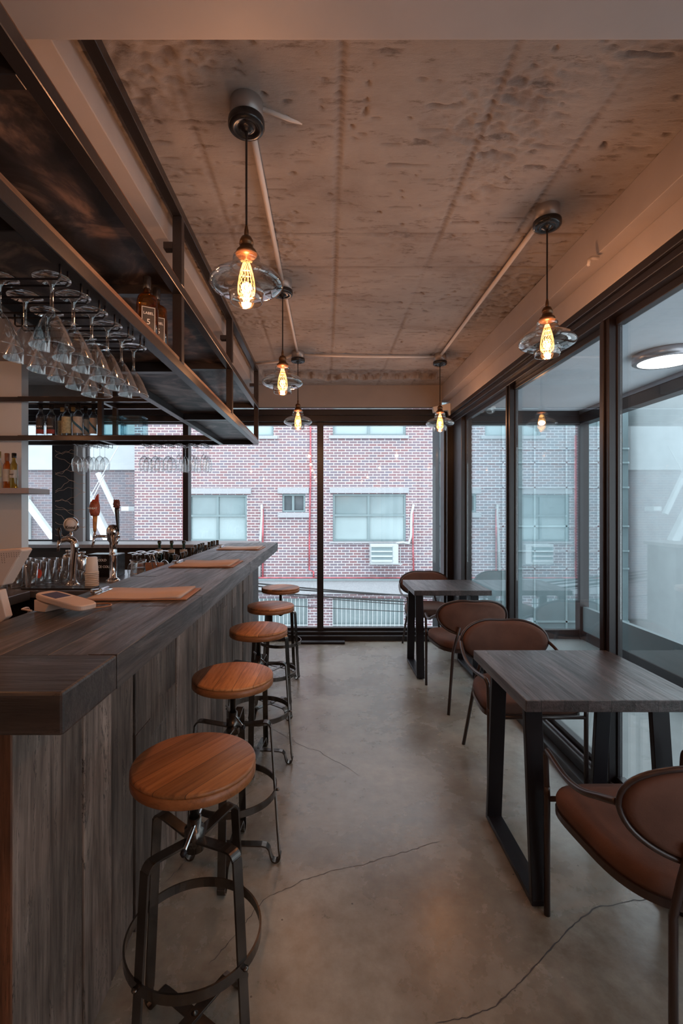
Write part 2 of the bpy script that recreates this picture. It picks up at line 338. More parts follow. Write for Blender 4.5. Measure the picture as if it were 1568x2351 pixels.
def mk_floor():
    m, t, o = nmat('polished_concrete')
    p = N(t, 'ShaderNodeBsdfPrincipled'); L(t, p.outputs[0], o.inputs[0]); tc = N(t, 'ShaderNodeTexCoord')
    n1 = N(t, 'ShaderNodeTexNoise', i_Scale=1.1, i_Detail=9.0, i_Roughness=0.66, i_Distortion=0.15); L(t, tc.outputs['Object'], n1.inputs['Vector'])
    r = N(t, 'ShaderNodeValToRGB'); L(t, n1.outputs[0], r.inputs[0]); e = r.color_ramp.elements
    e[0].position = 0.30; e[0].color = (0.12, 0.092, 0.068, 1); e[1].position = 0.68; e[1].color = (0.40, 0.385, 0.34, 1)
    x = e.new(0.48); x.color = (0.235, 0.21, 0.175, 1)
    n2 = N(t, 'ShaderNodeTexNoise', i_Scale=14.0, i_Detail=6.0, i_Roughness=0.7); L(t, tc.outputs['Object'], n2.inputs['Vector'])
    r2 = N(t, 'ShaderNodeValToRGB'); L(t, n2.outputs[0], r2.inputs[0]); r2.color_ramp.elements[0].position = 0.33; r2.color_ramp.elements[0].color = (0.72, 0.70, 0.68, 1); r2.color_ramp.elements[1].position = 0.62
    mx = N(t, 'ShaderNodeMix', data_type='RGBA', blend_type='MULTIPLY'); mx.inputs[0].default_value = 0.8; L(t, r.outputs[0], mx.inputs[6]); L(t, r2.outputs[0], mx.inputs[7])
    vo = N(t, 'ShaderNodeTexVoronoi', i_Scale=9.0); L(t, tc.outputs['Object'], vo.inputs['Vector'])
    ls = N(t, 'ShaderNodeMath', operation='LESS_THAN'); L(t, vo.outputs['Distance'], ls.inputs[0]); ls.inputs[1].default_value = 0.035
    mx2 = N(t, 'ShaderNodeMix', data_type='RGBA'); L(t, ls.outputs[0], mx2.inputs[0]); L(t, mx.outputs[2], mx2.inputs[6]); mx2.inputs[7].default_value = (0.07, 0.06, 0.05, 1)
    L(t, mx2.outputs[2], p.inputs['Base Color'])
    rr = N(t, 'ShaderNodeMapRange'); L(t, n1.outputs[0], rr.inputs[0]); rr.inputs[3].default_value = 0.14; rr.inputs[4].default_value = 0.42; L(t, rr.outputs[0], p.inputs['Roughness'])
    n3 = N(t, 'ShaderNodeTexNoise', i_Scale=30.0, i_Detail=4.0); L(t, tc.outputs['Object'], n3.inputs['Vector'])
    b = N(t, 'ShaderNodeBump', i_Strength=0.12, i_Distance=0.004); L(t, n3.outputs[0], b.inputs['Height']); L(t, b.outputs[0], p.inputs['Normal'])
    p.inputs['Specular IOR Level'].default_value = 0.6
    return m
M['floor'] = mk_floor()
def mk_ceiling():
    m, t, o = nmat('board_marked_concrete')
    p = N(t, 'ShaderNodeBsdfPrincipled', i_Roughness=0.8); L(t, p.outputs[0], o.inputs[0]); tc = N(t, 'ShaderNodeTexCoord')
    mp = N(t, 'ShaderNodeMapping'); L(t, tc.outputs['Object'], mp.inputs[0]); mp.inputs['Scale'].default_value = (1, 1.6, 1)
    n1 = N(t, 'ShaderNodeTexNoise', i_Scale=2.3, i_Detail=10.0, i_Roughness=0.7, i_Distortion=0.4); L(t, mp.outputs[0], n1.inputs['Vector'])
    r = N(t, 'ShaderNodeValToRGB'); L(t, n1.outputs[0], r.inputs[0]); e = r.color_ramp.elements
    e[0].position = 0.30; e[0].color = (0.21, 0.175, 0.165, 1); e[1].position = 0.70; e[1].color = (0.35, 0.315, 0.30, 1); x = e.new(0.47); x.color = (0.285, 0.25, 0.238, 1)
    mp2 = N(t, 'ShaderNodeMapping'); L(t, tc.outputs['Object'], mp2.inputs[0]); mp2.inputs['Scale'].default_value = (6, 22, 10)
    n2 = N(t, 'ShaderNodeTexNoise', i_Scale=1.0, i_Detail=6.0, i_Roughness=0.75); L(t, mp2.outputs[0], n2.inputs['Vector'])
    r2 = N(t, 'ShaderNodeValToRGB'); L(t, n2.outputs[0], r2.inputs[0]); r2.color_ramp.elements[0].position = 0.34; r2.color_ramp.elements[0].color = (0.42, 0.36, 0.33, 1); r2.color_ramp.elements[1].position = 0.43
    mx = N(t, 'ShaderNodeMix', data_type='RGBA', blend_type='MULTIPLY'); mx.inputs[0].default_value = 0.75; L(t, r.outputs[0], mx.inputs[6]); L(t, r2.outputs[0], mx.inputs[7])
    at = N(t, 'ShaderNodeAttribute', attribute_name='relief_dark'); m3 = N(t, 'ShaderNodeMix', data_type='RGBA'); L(t, at.outputs['Fac'], m3.inputs[0]); L(t, mx.outputs[2], m3.inputs[6]); m3.inputs[7].default_value = (0.10, 0.065, 0.055, 1)
    L(t, m3.outputs[2], p.inputs['Base Color'])
    ad = N(t, 'ShaderNodeMath', operation='ADD'); L(t, n2.outputs[0], ad.inputs[0]); L(t, n1.outputs[0], ad.inputs[1])
    b = N(t, 'ShaderNodeBump', i_Strength=0.55, i_Distance=0.012); L(t, ad.outputs[0], b.inputs['Height']); L(t, b.outputs[0], p.inputs['Normal'])
    return m
M['ceiling'] = mk_ceiling()
def mk_sheet():
    m, t, o = nmat('mottled_black_sheet')
    p = N(t, 'ShaderNodeBsdfPrincipled', i_Roughness=0.32); L(t, p.outputs[0], o.inputs[0]); tc = N(t, 'ShaderNodeTexCoord')
    n1 = N(t, 'ShaderNodeTexNoise', i_Scale=3.2, i_Detail=8.0, i_Roughness=0.6, i_Distortion=2.2); L(t, tc.outputs['Object'], n1.inputs['Vector'])
    r = N(t, 'ShaderNodeValToRGB'); L(t, n1.outputs[0], r.inputs[0]); e = r.color_ramp.elements
    e[0].position = 0.35; e[0].color = (0.014, 0.010, 0.010, 1); e[1].position = 0.70; e[1].color = (0.30, 0.19, 0.14, 1); x = e.new(0.5); x.color = (0.05, 0.034, 0.031, 1)
    L(t, r.outputs[0], p.inputs['Base Color'])
    rr = N(t, 'ShaderNodeMapRange'); L(t, n1.outputs[0], rr.inputs[0]); rr.inputs[3].default_value = 0.55; rr.inputs[4].default_value = 0.25; L(t, rr.outputs[0], p.inputs['Roughness'])
    return m
M['sheet'] = mk_sheet()
def mk_brick(name, c1, c2, mort, bw=0.205, rh=0.071, ms=0.0065):
    m, t, o = nmat(name)
    p = N(t, 'ShaderNodeBsdfPrincipled', i_Roughness=0.85); L(t, p.outputs[0], o.inputs[0]); tc = N(t, 'ShaderNodeTexCoord')
    sx = N(t, 'ShaderNodeSeparateXYZ'); L(t, tc.outputs['Object'], sx.inputs[0]); cb = N(t, 'ShaderNodeCombineXYZ')
    a = N(t, 'ShaderNodeMath', operation='ADD'); L(t, sx.outputs[0], a.inputs[0]); L(t, sx.outputs[1], a.inputs[1])
    L(t, a.outputs[0], cb.inputs[0]); L(t, sx.outputs[2], cb.inputs[1])
    b = N(t, 'ShaderNodeTexBrick', i_Scale=1.0); L(t, cb.outputs[0], b.inputs['Vector'])
    b.inputs['Color1'].default_value = c4(c1); b.inputs['Color2'].default_value = c4(c2); b.inputs['Mortar'].default_value = c4(mort)
    b.inputs['Mortar Size'].default_value = ms; b.inputs['Brick Width'].default_value = bw; b.inputs['Row Height'].default_value = rh; b.inputs['Mortar Smooth'].default_value = 0.15
    n = N(t, 'ShaderNodeTexNoise', i_Scale=1.2, i_Detail=5.0); L(t, tc.outputs['Object'], n.inputs['Vector'])
    mr = N(t, 'ShaderNodeMapRange'); L(t, n.outputs[0], mr.inputs[0]); mr.inputs[3].default_value = 0.8; mr.inputs[4].default_value = 1.2
    hs = N(t, 'ShaderNodeHueSaturation'); L(t, b.outputs[0], hs.inputs['Color']); L(t, mr.outputs[0], hs.inputs['Value']); L(t, hs.outputs[0], p.inputs['Base Color'])
    return m
M['brick'] = mk_brick('red_grey_brick', (0.26, 0.145, 0.155), (0.195, 0.17, 0.205), (0.66, 0.66, 0.69), ms=0.008)
M['brickgrey'] = mk_brick('grey_weathered_brick', (0.20, 0.15, 0.16), (0.14, 0.14, 0.165), (0.29, 0.29, 0.31))
M['extglass'] = simple('curtained_window_glass', (0.21, 0.28, 0.295), 0.15, 0.0, var=0.12, vscale=1.5, spec=0.6)
M['extglass_dark'] = simple('dark_window_glass', (0.11, 0.135, 0.15), 0.12, 0.0, var=0.2, vscale=3)
M['frost'] = simple('frosted_window_glass', (0.33, 0.42, 0.435), 0.25, 0.0, var=0.06, vscale=1.5, spec=0.6)
M['extgrey'] = simple('grey_green_panel', (0.14, 0.19, 0.205), 0.35, 0.0, var=0.15, vscale=1)
M['lightdisc'] = emit('ceiling_light_diffuser', (0.95, 0.98, 1.0), 6.0)

# ------------------------------------------------------------------ room shell
ZC = 2.72; XG = 1.39; YB = 5.3; XL = -3.6; YN = -3.2
fl = MB().box((XL-0.2, YN-0.2, -0.15), (XG+0.06, YB+0.08, 0)); floor = struct(fl.build('floor', M['floor']))
# cracks: thin fissures in the slab
def crack(pts, w0):
    mb = MB(); out = []
    for i in range(len(pts)-1):
        (ax, ay), (bx, by) = pts[i], pts[i+1]
        k = max(2, int(math.hypot(bx-ax, by-ay)/9))
        for j in range(k):
            u = j/k; out.append((ax+(bx-ax)*u+random.uniform(-2.2, 2.2), ay+(by-ay)*u+random.uniform(-2.2, 2.2)))
    out.append(pts[-1])
    G = []
    for px, py in out:
        Y = HC*F/(py-VY); G.append(Vector(((px-VX)*Y/F, Y, 0)))
    n = len(G); vs = []
    for i in range(n):
        d = (G[min(i+1, n-1)]-G[max(i-1, 0)]).normalized(); s_ = Vector((-d.y, d.x, 0)); ww = 1.5*w0*random.uniform(0.5, 1.3)*(0.3 if i in (0, n-1) else 1)
        vs += [G[i]+s_*ww+Vector((0, 0, 0.0006)), G[i]-s_*ww+Vector((0, 0, 0.0006))]
    mb.add(vs, [(2*i, 2*i+1, 2*i+3, 2*i+2) for i in range(n-1)])
    return mb.build('crack', M['dark_letter'], floor)
crack([(1000, 2351), (1080, 2334), (1138, 2311), (1175, 2274), (1216, 2233), (1262, 2179), (1295, 2146), (1315, 2127), (1336, 2107), (1369, 2082), (1406, 2080), (1435, 2070), (1513, 2061)], 0.0013)
crack([(480, 2215), (545, 2140), (605, 2065), (700, 2020), (770, 1997), (830, 1985), (930, 1955), (1010, 1932)], 0.0008)
crack([(600, 1660), (690, 1712), (735, 1727), (760, 1745), (800, 1762), (825, 1782)], 0.0009)
crack([(380, 2025), (420, 1985), (560, 1830), (585, 1812)], 0.0007)

# ceiling with displaced concrete relief
RELIEF_DARK = []  # per-vertex colour darkening in joints, pits and the rough trough
def ceil_h(x, y):
    h = 0.0; dt = 0.0
    pm = noise.noise(Vector((x*2.1+3.1, y*2.6, 1.7)))
    pm = max(0.0, pm-0.10)*3.0
    pm = min(pm, 1.0)
    q_ = abs(noise.turbulence(Vector((x*14, y*24, 0.3)), 4, False)); h += pm*q_*0.020; dt += pm*min(1, max(0, q_-0.25)*1.6)*0.5
    h += noise.noise(Vector((x*9, y*14, 5)))*0.0022
    g = noise.noise(Vector((x*15+2*noise.noise(Vector((x*9, y*9, 4))), y*52, 9.1)))
    if g > 0.40: h += (g-0.40)*0.05; dt += (g-0.40)*2.5
    for lx in (-0.451, 0.047, 0.538, 0.90):
        d = abs(x-lx-0.004*noise.noise(Vector((y*2, lx*9, 0))))
        if d < 0.016:
            k_ = 0.5+0.5*math.sin(y*230+lx*9); vis = max(0.25, min(1, 0.6+1.4*noise.noise(Vector((y*1.3, lx*7, 2)))))
            h += 0.010*math.cos(d/0.016*PI/2)*(0.35+0.65*k_)*vis; dt += (0.22+0.36*k_)*vis*(1-d/0.018)
    for ly in (2.27, 2.58):
        d = abs(y-ly-0.006*noise.noise(Vector((x*3, ly*5, 0))))
        if d < 0.008: h += 0.008; dt += 0.5*max(0.2, 0.5+noise.noise(Vector((x*3, ly, 4)))*1.5)
    e = noise.noise(Vector((x*5.5, 0.4, 3)))*0.09+noise.noise(Vector((x*19, 0.4, 3)))*0.05
    y0 = 4.48; y1 = 4.80+e
    if y0 < y < y1 and -0.62 < x < 1.1:
        h += min(0.05, (y-y0)*1.4) if y < y1-0.02 else 0.03
        q_ = noise.noise(Vector((x*18, y*22, 0))); h += 0.018*q_; dt += 0.25+0.5*max(0, q_)
    RELIEF_DARK.append(min(1, dt)); return h
cm = MB(); nx, ny = 260, 520; x0, x1, y0, y1 = -0.72, 1.24, 1.10, 5.06
vs = []
for j in range(ny+1):
    for i in range(nx+1):
        x = x0+(x1-x0)*i/nx; y = y0+(y1-y0)*j/ny
        vs.append((x, y, ZC+ceil_h(x, y)))
cm.add(vs, [(j*(nx+1)+i, j*(nx+1)+i+1, (j+1)*(nx+1)+i+1, (j+1)*(nx+1)+i) for j in range(ny) for i in range(nx)], True)
cm.box((XL-0.2, YN-0.2, ZC+0.08), (XG+0.1, YB+0.1, ZC+0.25))
cm.box((XL-0.2, YN-0.2, ZC), (-0.72, YB+0.1, ZC+0.09)); cm.box((-0.72, YN-0.2, ZC), (XG+0.1, 1.10, ZC+0.09)); cm.box((-0.72, 5.05, ZC), (XG+0.1, YB+0.1, ZC+0.09)); cm.box((1.23, 1.1, ZC), (XG+0.1, 5.06, ZC+0.09))
co = struct(cm.build('ceiling', M['ceiling']))
at = co.data.attributes.new('relief_dark', 'FLOAT', 'POINT'); at.data.foreach_set('value', RELIEF_DARK+[0.0]*(len(co.data.vertices)-len(RELIEF_DARK)))
# beams
struct(MB().box((XL, 0.72, 2.52), (1.30, 1.126, ZC)).build('trim_1', M['beam'], bevel=0.004))           # near cross beam
b = MB().box((1.218, 1.126, 2.56), (1.45, 5.15, ZC)); b.box((1.30, -3.0, 2.44), (1.45, 5.2, 2.56)); b.box((1.218, -3, 2.56), (1.45, 0.72, ZC))
struct(b.build('trim_2', M['beam'], bevel=0.003))
b = MB().box((-1.10, 1.126, 2.615), (-0.70, 5.0, ZC)); b.box((-1.10, YN, 2.615), (-0.70, 0.72, ZC))
struct(b.build('trim_3', M['beam'], bevel=0.003))
struct(MB().box((XL, 5.04, 2.49), (1.218, 5.12, ZC)).build('trim_4', simple('brown_painted_header', (0.26, 0.22, 0.205), 0.6, var=0.05)))
b = MB().box((-2.25, 1.126, 2.50), (-1.75, 5.04, ZC)); struct(b.build('trim_5', M['beam'], bevel=0.003))
struct(MB().box((XL-0.2, YN-0.2, 0), (XL, YB, ZC)).build('wall_left', M['white']))
struct(MB().box((XL, YN-0.2, 0), (XG+0.1, YN, ZC)).build('wall_rear', simple('dim_wall_paint', (0.4, 0.33, 0.3), 0.7)))
struct(MB().box((XG, YN, 0), (XG+0.1, -1.4, ZC)).build('wall_right', M['white']))
struct(MB().box((XL, 4.22, 0), (-2.68, 4.32, ZC)).build('wall_corner', M['white'], bevel=0.003))
# small pipe stubs on the beams
def stub(px, py, side, X, label):
    Y = X*F/(px-VX); z = HC-(py-VY)*Y/F
    mb = MB().tube([(X, Y, z), (X-side*0.03, Y, z), (X-side*0.042, Y, z-0.008), (X-side*0.045, Y, z-0.035)], [0.009, 0.009, 0.008, 0.006], 10)
    return tag(mb.build('pipe_stub', M['conduit']), label, 'pipe stub')
stub(336, 372, -1, -0.70, 'small bent pipe stub poking from the left ceiling beam')
stub(1374, 592, 1, 1.218, 'small bent pipe stub poking from the right ceiling beam')

# ------------------------------------------------------------------ back glazing
ZT = 2.365
def rect_frame(mb, x0, x1, z0, z1, y0, y1, w_):
    mb.box((x0, y0, z0), (x0+w_, y1, z1)); mb.box((x1-w_, y0, z0), (x1, y1, z1)); mb.box((x0+w_, y0, z1-w_), (x1-w_, y1, z1)); mb.box((x0+w_, y0, z0), (x1-w_, y1, z0+w_))
mull = [-2.64, -1.535, -0.061, 1.33]
# the sill/head structural frame
hd = MB().box((XL, 5.18, ZT+0.0), (XG+0.03, 5.36, 2.50)); hd.box((XL, 5.14, ZT+0.06), (XG, 5.18, 2.49))
struct(hd.build('trim_6', M['blackframe'], bevel=0.003))
bs = MB().box((-0.72, 5.14, 0), (XG, 5.36, 0.055)); bs.box((-0.72, 5.2, 0.055), (XG, 5.36, 0.085))
struct(bs.build('baseboard_back', M['blackframe'], bevel=0.003))
for i in range(3):
    a, c = mull[i], mull[i+1]; zb = 0.085 if i == 2 else (0.085 if i == 1 else 1.06)
    wm = MB(); rect_frame(wm, a+0.0, c-0.0, zb, ZT, 5.26, 5.33, 0.028 if i else 0.012)
    wf = struct(wm.build('window_%d' % (i+1), M['blackframe'], bevel=0.002))
    MB().box((a+0.02, 5.292, zb+0.02), (c-0.02, 5.298, ZT-0.02)).build('pane', M['window'], wf)
wm = MB(); rect_frame(wm, -2.66-0.75, -2.95, 1.06, ZT, 5.26, 5.33, 0.03); 
wm = MB(); rect_frame(wm, -3.5, -2.94, 1.06, ZT, 5.26, 5.33, 0.02)
wf = struct(wm.build('window_4', M['blackframe'])); MB().box((-3.48, 5.292, 1.08), (-2.96, 5.298, ZT-0.02)).build('pane', M['window'], wf)
for i, (a, c, m_) in enumerate(((-1.535, 0.03, 0), (-0.061, 0.035, 0))):
    struct(MB().box((a-c, 5.24, 0.085), (a+c, 5.36, ZT)).build('trim_%d' % (7+i), M['blackframe'], bevel=0.003))
struct(MB().box((-2.95, 5.16, 0), (-2.735, 5.36, 2.5)).build('trim_9', M['blackframe'], bevel=0.004))
struct(MB().box((-2.735, 5.2, 0), (-2.635, 5.36, 2.5)).build('trim_10', simple('grey_column_paint', (0.42, 0.42, 0.43), 0.6)))
b = MB().box((1.28, 5.05, 0), (1.42, 5.36, 2.5)); b.box((1.34, 4.74, 0.0), (1.45, 5.05, 2.44)); b.box((1.262, 5.12, 0), (1.28, 5.2, 2.5))
struct(b.build('trim_11', M['blackframe'], bevel=0.004))
# low wall with ledge behind the bar
struct(MB().box((XL, 4.82, 0), (-0.74, 5.26, 1.03)).build('wall_back', M['darkwood']))
struct(MB().box((XL, 4.75, 1.03), (-0.72, 5.30, 1.065)).build('trim_12', simple('ledge_stone', (0.30, 0.28, 0.29), 0.4, var=0.1, vscale=20), bevel=0.003))
# steel strip lying on the floor
tag(MB().box((-0.28, 5.02, 0.0), (0.20, 5.09, 0.022)).build('floor_track', M['black'], bevel=0.003), 'short black metal strip lying on floor by the back window', 'metal strip')

# ------------------------------------------------------------------ right glass wall
def rwall_bay(n, y0, y1):
    f = MB()
    for ya, yb in ((y0, y0+0.074), (y1-0.02, y1)): f.box((1.382, ya, 0.11), (1.406, yb, 2.325))
    f.box((1.375, y0+0.074, 2.29), (1.415, y1-0.02, 2.325)); f.box((1.375, y0+0.074, 0.11), (1.415, y1-0.02, 0.15))
    o = struct(f.build('window_%d' % n, M['blackframe'], bevel=0.002))
    MB().box((1.392, y0+0.025, 0.145), (1.398, y1-0.025, 2.30)).build('pane', M['sideglass'], o)
ms = [4.74, 3.52, 2.29, 1.05, -0.2, -1.4]
for i in range(5): rwall_bay(5+i, ms[i+1]+0.0, ms[i])
b = MB()
b.box((1.335, -1.4, 2.325), (1.45, 5.1, 2.40)); b.box((1.30, -3.0, 2.40), (1.45, 5.1, 2.44)); b.box((1.315, -1.4, 2.365), (1.34, 5.1, 2.40))
struct(b.build('trim_13', M['blackframe'], bevel=0.004))
for i, y in enumerate(ms[1:-1]):
    b = MB().box((1.345, y-0.012, 0.1), (1.402, y+0.066, 2.33)); b.box((1.335, y+0.015, 0.1), (1.345, y+0.04, 2.33))
    struct(b.build('trim_%d' % (14+i), M['blackframe'], bevel=0.003))
b = MB().box((1.28, -1.4, 0), (1.45, 5.1, 0.05)); b.box((1.33, -1.4, 0.05), (1.45, 5.1, 0.11))
struct(b.build('baseboard_right', M['blackframe'], bevel=0.004))
b = MB().box((1.352, -1.4, 0.111), (1.362, 4.74, 0.122)); struct(b.build('trim_19', M['greysteel']))
# ------------------------------------------------------------------ balcony outside the right wall
struct(MB().box((1.46, -1.6, -0.15), (2.95, 5.6, -0.02)).build('floor_balcony', simple('balcony_floor_tile', (0.17, 0.19, 0.19), 0.4, var=0.1)))
struct(MB().box((1.46, -1.6, 2.50), (3.0, 5.6, 2.6)).build('ceiling_balcony', M['balcconc']))
b = MB().box((2.80, -1.6, 2.355), (2.92, 5.4, 2.46)); b.box((2.80, 5.28, -0.1), (2.90, 5.38, 2.36)); b.box((1.5, 5.28, 2.355), (2.8, 5.38, 2.5)); b.box((1.5, 5.3, -0.02), (2.8, 5.36, 0.08)); b.box((2.82, -1.6, -0.02), (2.9, 5.3, 0.08))
struct(b.build('trim_20', M['blackframe'], bevel=0.003))
struct(MB().box((2.83, -1.6, -0.02), (2.88, 5.28, 0.34)).build('trim_22', M['extgrey']))
struct(MB().box((2.79, -1.6, 2.46), (2.95, 5.4, 2.50)).build('trim_21', M['greysteel']))
t = empty('ceiling_light', (2.36, 3.32, 2.50)); tag(t, 'round white disc light on the balcony ceiling beyond the glass', 'ceiling light')
MB().lathe([(0.0, 0), (0.20, 0), (0.205, -0.01), (0.205, -0.055), (0.19, -0.062), (0.172, -0.062)], 40, caps=False).build('housing', M['greysteel'], t)
MB().lathe([(0.172, -0.061), (0.12, -0.066), (0.0, -0.068)], 40, caps=False).build('diffuser', M['lightdisc'], t)
t = empty('dome_camera', (1.75, 5.1, 2.50)); tag(t, 'small clear dome security camera on balcony ceiling by corner', 'security camera')
MB().lathe([(0.0, 0), (0.055, 0), (0.055, -0.02)], 24).build('mount', M['plastic'], t)
MB().lathe([(0.05, -0.02), (0.048, -0.04), (0.035, -0.06), (0.015, -0.07), (0.0, -0.071)], 24, caps=False).build('dome', M['glass'], t)

# ------------------------------------------------------------------ outside: brick building across the street
YW = 12.5
def PX(px): return (px-VX)*YW/F
def PZ(py): return HC-(py-VY)*YW/F
bld = empty('brick_building', (0, YW, -3.2)); tag(bld, 'red and grey brick building with pale window lintels across the street', 'building')
BZ = -3.2
holes = []   # x0,x1,z0,z1
W1 = (PX(764), PX(932), PZ(1243), PZ(1134)); W2 = (PX(434), PX(567), PZ(1243), PZ(1136)); W3 = (PX(648), PX(701), PZ(1176), PZ(1134))
U1 = (PX(764), PX(932), PZ(1000), PZ(885)); U2 = (PX(500), PX(628), PZ(1002), PZ(885))
G1 = (PX(764), PX(926), PZ(1480), PZ(1374)); G2 = (PX(560), PX(706), PZ(1480), PZ(1374)); G3 = (PX(330), PX(520), PZ(1480), PZ(1374))
holes = [W1, W2, W3, U1, U2, G1, G2, G3]
xs = sorted(set([PX(309), PX(993)]+[v for h in holes for v in h[:2]])); zs = sorted(set([BZ, 6.2]+[v for h in holes for v in h[2:]]))
wb = MB()
for i in range(len(xs)-1):
    for j in range(len(zs)-1):
        cx = (xs[i]+xs[i+1])/2; cz = (zs[j]+zs[j+1])/2
        if any(h[0] < cx < h[1] and h[2] < cz < h[3] for h in holes): continue
        wb.box((xs[i], 0, zs[j]-BZ), (xs[i+1], 0.25, zs[j+1]-BZ))
wb.box((PX(309), 0.25, 0), (PX(309)+0.2, 6, 9.4)); wb.box((PX(993)-0.2, 0.25, 0), (PX(993), 6, 9.4))
wb.build('brick_wall', M['brick'], bld)
gm = MB()
def lb(mb, x0, x1, z0, z1, d0=-0.06, d1=0.05): mb.box((x0, d0, z0-BZ), (x1, d1, z1-BZ))
for (x0, x1, z0, z1) in ((PX(757), PX(938), PZ(1132), PZ(1120)), (PX(430), PX(577), PZ(1134), PZ(1121)), (PX(638), PX(709), PZ(1133), PZ(1120))):
    m_ = MB(); lb(m_, x0, x1, z0, z1); m_.build('lintel', M['granite'], bld)
for (x0, x1, z0, z1) in ((PX(638), PX(710), PZ(1188), PZ(1177)), (PX(755), PX(938), PZ(1007), PZ(1000)), (PX(490), PX(638), PZ(1008), PZ(1001)), (PX(757), PX(938), PZ(1247), PZ(1243)), (PX(430), PX(577), PZ(1247), PZ(1243))):
    m_ = MB(); lb(m_, x0, x1, z0, z1); m_.build('sill', M['granite'], bld)
m_ = MB(); lb(m_, PX(309), PX(993), PZ(1362), PZ(1329), -0.14, 0.05); m_.build('granite_band', M['granite'], bld)
m_ = MB(); lb(m_, PX(309), PX(993), PZ(1330), PZ(1327), -0.2, 0.05); m_.build('band_capping', M['alu'], bld)
for h, kind in ((W1, 4), (W2, 4), (W3, 2), (U1, 2), (U2, 2)):
    f = MB(); x0, x1, z0, z1 = h[0], h[1], h[2]-BZ, h[3]-BZ
    rect_frame(f, x0, x1, z0, z1, 0.03, 0.12, 0.05)
    xm = (x0+x1)/2-0.02; zm = z0+(z1-z0)*0.55
    f.box((xm-0.03, 0.04, z0+0.05), (xm+0.03, 0.11, z1-0.05))
    if kind == 4: f.box((x0+0.05, 0.02, zm-0.025), (x1-0.05, 0.11, zm+0.025))
    fo = f.build('window_frame', M['alu'], bld)
    if kind == 4:
        MB().box((x0+0.05, 0.085, z0+0.05), (x1-0.05, 0.1, zm)).build('pane', M['frost'], fo); MB().box((x0+0.05, 0.085, zm), (x1-0.05, 0.1, z1-0.05)).build('pane', M['extglass'], fo)
    else: MB().box((x0+0.05, 0.085, z0+0.05), (x1-0.05, 0.1, z1-0.05)).build('pane', M['extglass_dark'] if h is W3 else M['frost'], fo)
for h in (G1, G2, G3):
    f = MB(); x0, x1, z0, z1 = h[0], h[1], h[2]-BZ, h[3]-BZ; rect_frame(f, x0, x1, z0, z1, 0.03, 0.12, 0.05); fo = f.build('window_frame', M['alu'], bld)
    MB().box((x0+0.05, 0.085, z0+0.05), (x1-0.05, 0.1, z1-0.05)).build('pane', M['extglass'], fo)
    g = MB(); k = 16
    for q in range(k+1): x = x0+(x1-x0)*q/k; g.box((x-0.009, -0.03, z0), (x+0.009, -0.012, z1))
    g.box((x0, -0.035, z0+(z1-z0)*0.42), (x1, -0.008, z0+(z1-z0)*0.42+0.02)); g.build('window_bars', M['whitepaint'], bld)
# pipes on the brick
def wpipe(pts, r, mat, name, d=-0.05):
    return MB().tube([(PX(a), d, PZ(b_)-BZ) for a, b_ in pts], r, 8).build(name, mat, bld)
wpipe([(713, 960), (713, 1100), (711, 1200), (710, 1308), (720, 1312), (720, 1327)], 0.022, M['redpipe'], 'gas_pipe')
wpipe([(947, 1168), (947, 1240), (949, 1326)], 0.022, M['redpipe'], 'gas_pipe')
wpipe([(604, 1168), (604, 1327)], 0.022, M['redpipe'], 'gas_pipe')
wpipe([(423, 1000), (423, 1327)], 0.03, M['redpipe'], 'gas_pipe')
wpipe([(330, 1325.5), (993, 1325.5)], 0.02, M['redpipe'], 'gas_pipe', -0.1)
wpipe([(949, 1158), (944, 1180), (943, 1230), (938, 1248), (925, 1245), (908, 1247)], 0.035, M['whitepipe'], 'hose')
wpipe([(601, 1158), (602, 1180), (598, 1250), (596, 1330)], 0.035, M['whitepipe'], 'hose')
ac = empty('air_conditioner', (PX(878), YW-0.30, PZ(1291))); tag(ac, 'white outdoor air conditioner unit mounted below window on brick wall', 'air conditioner')
acw = PX(909)-PX(847); MB().box((-acw/2, -0.15, 0), (acw/2, 0.17, 0.50)).build('casing', M['whitepaint'], ac, bevel=0.01)
MB().box((-acw/2+0.02, -0.156, 0.05), (acw/2-0.15, -0.151, 0.46)).build('grille_recess', M['alu'], ac)
g = MB()
for q in range(4): g.box((-acw/2+0.02, -0.185, 0.06+q*0.125), (acw/2-0.16, -0.155, 0.115+q*0.115))
g.build('louvre', M['whitepaint'], ac)
g = MB(); g.box((-acw/2, 0.0, -0.03), (acw/2+0.12, 0.25, 0.0)); g.bar((acw/2+0.1, 0.2, -0.02), (acw/2+0.1, 0.2, 0.35), 0.02, 0.02); g.build('bracket', M['whitepaint'], ac)
# left mirror-side unit below window 2 (hidden behind the bar but reflected in the side glass)
ac2 = copy_tree(ac, loc=(PX(520), YW-0.30, PZ(1291)), label='white air conditioner unit under the left brick-wall window, seen mirrored in side glass')
# grey-green building to the right
gb = empty('glass_building', (PX(993)+1.9, 13.6, -3.2)); tag(gb, 'grey green glazed building beside the right edge of brick building', 'building')
m_ = MB(); m_.box((-1.45, 0, 0), (3.9, 3, 9.0)); m_.build('wall_panel', M['extgrey'], gb)
m_ = MB()
for z in (1.4, 2.9, 3.4, 4.1, 5.2, 5.9, 6.3): m_.box((-1.45, -0.05, z), (3.9, 0, z+0.05))
for x in (-1.40, -0.6, 0.3, 1.2, 2.1, 3.0): m_.box((x, -0.05, 0), (x+0.05, 0, 9.0))
m_.build('mullion', M['alu'], gb)
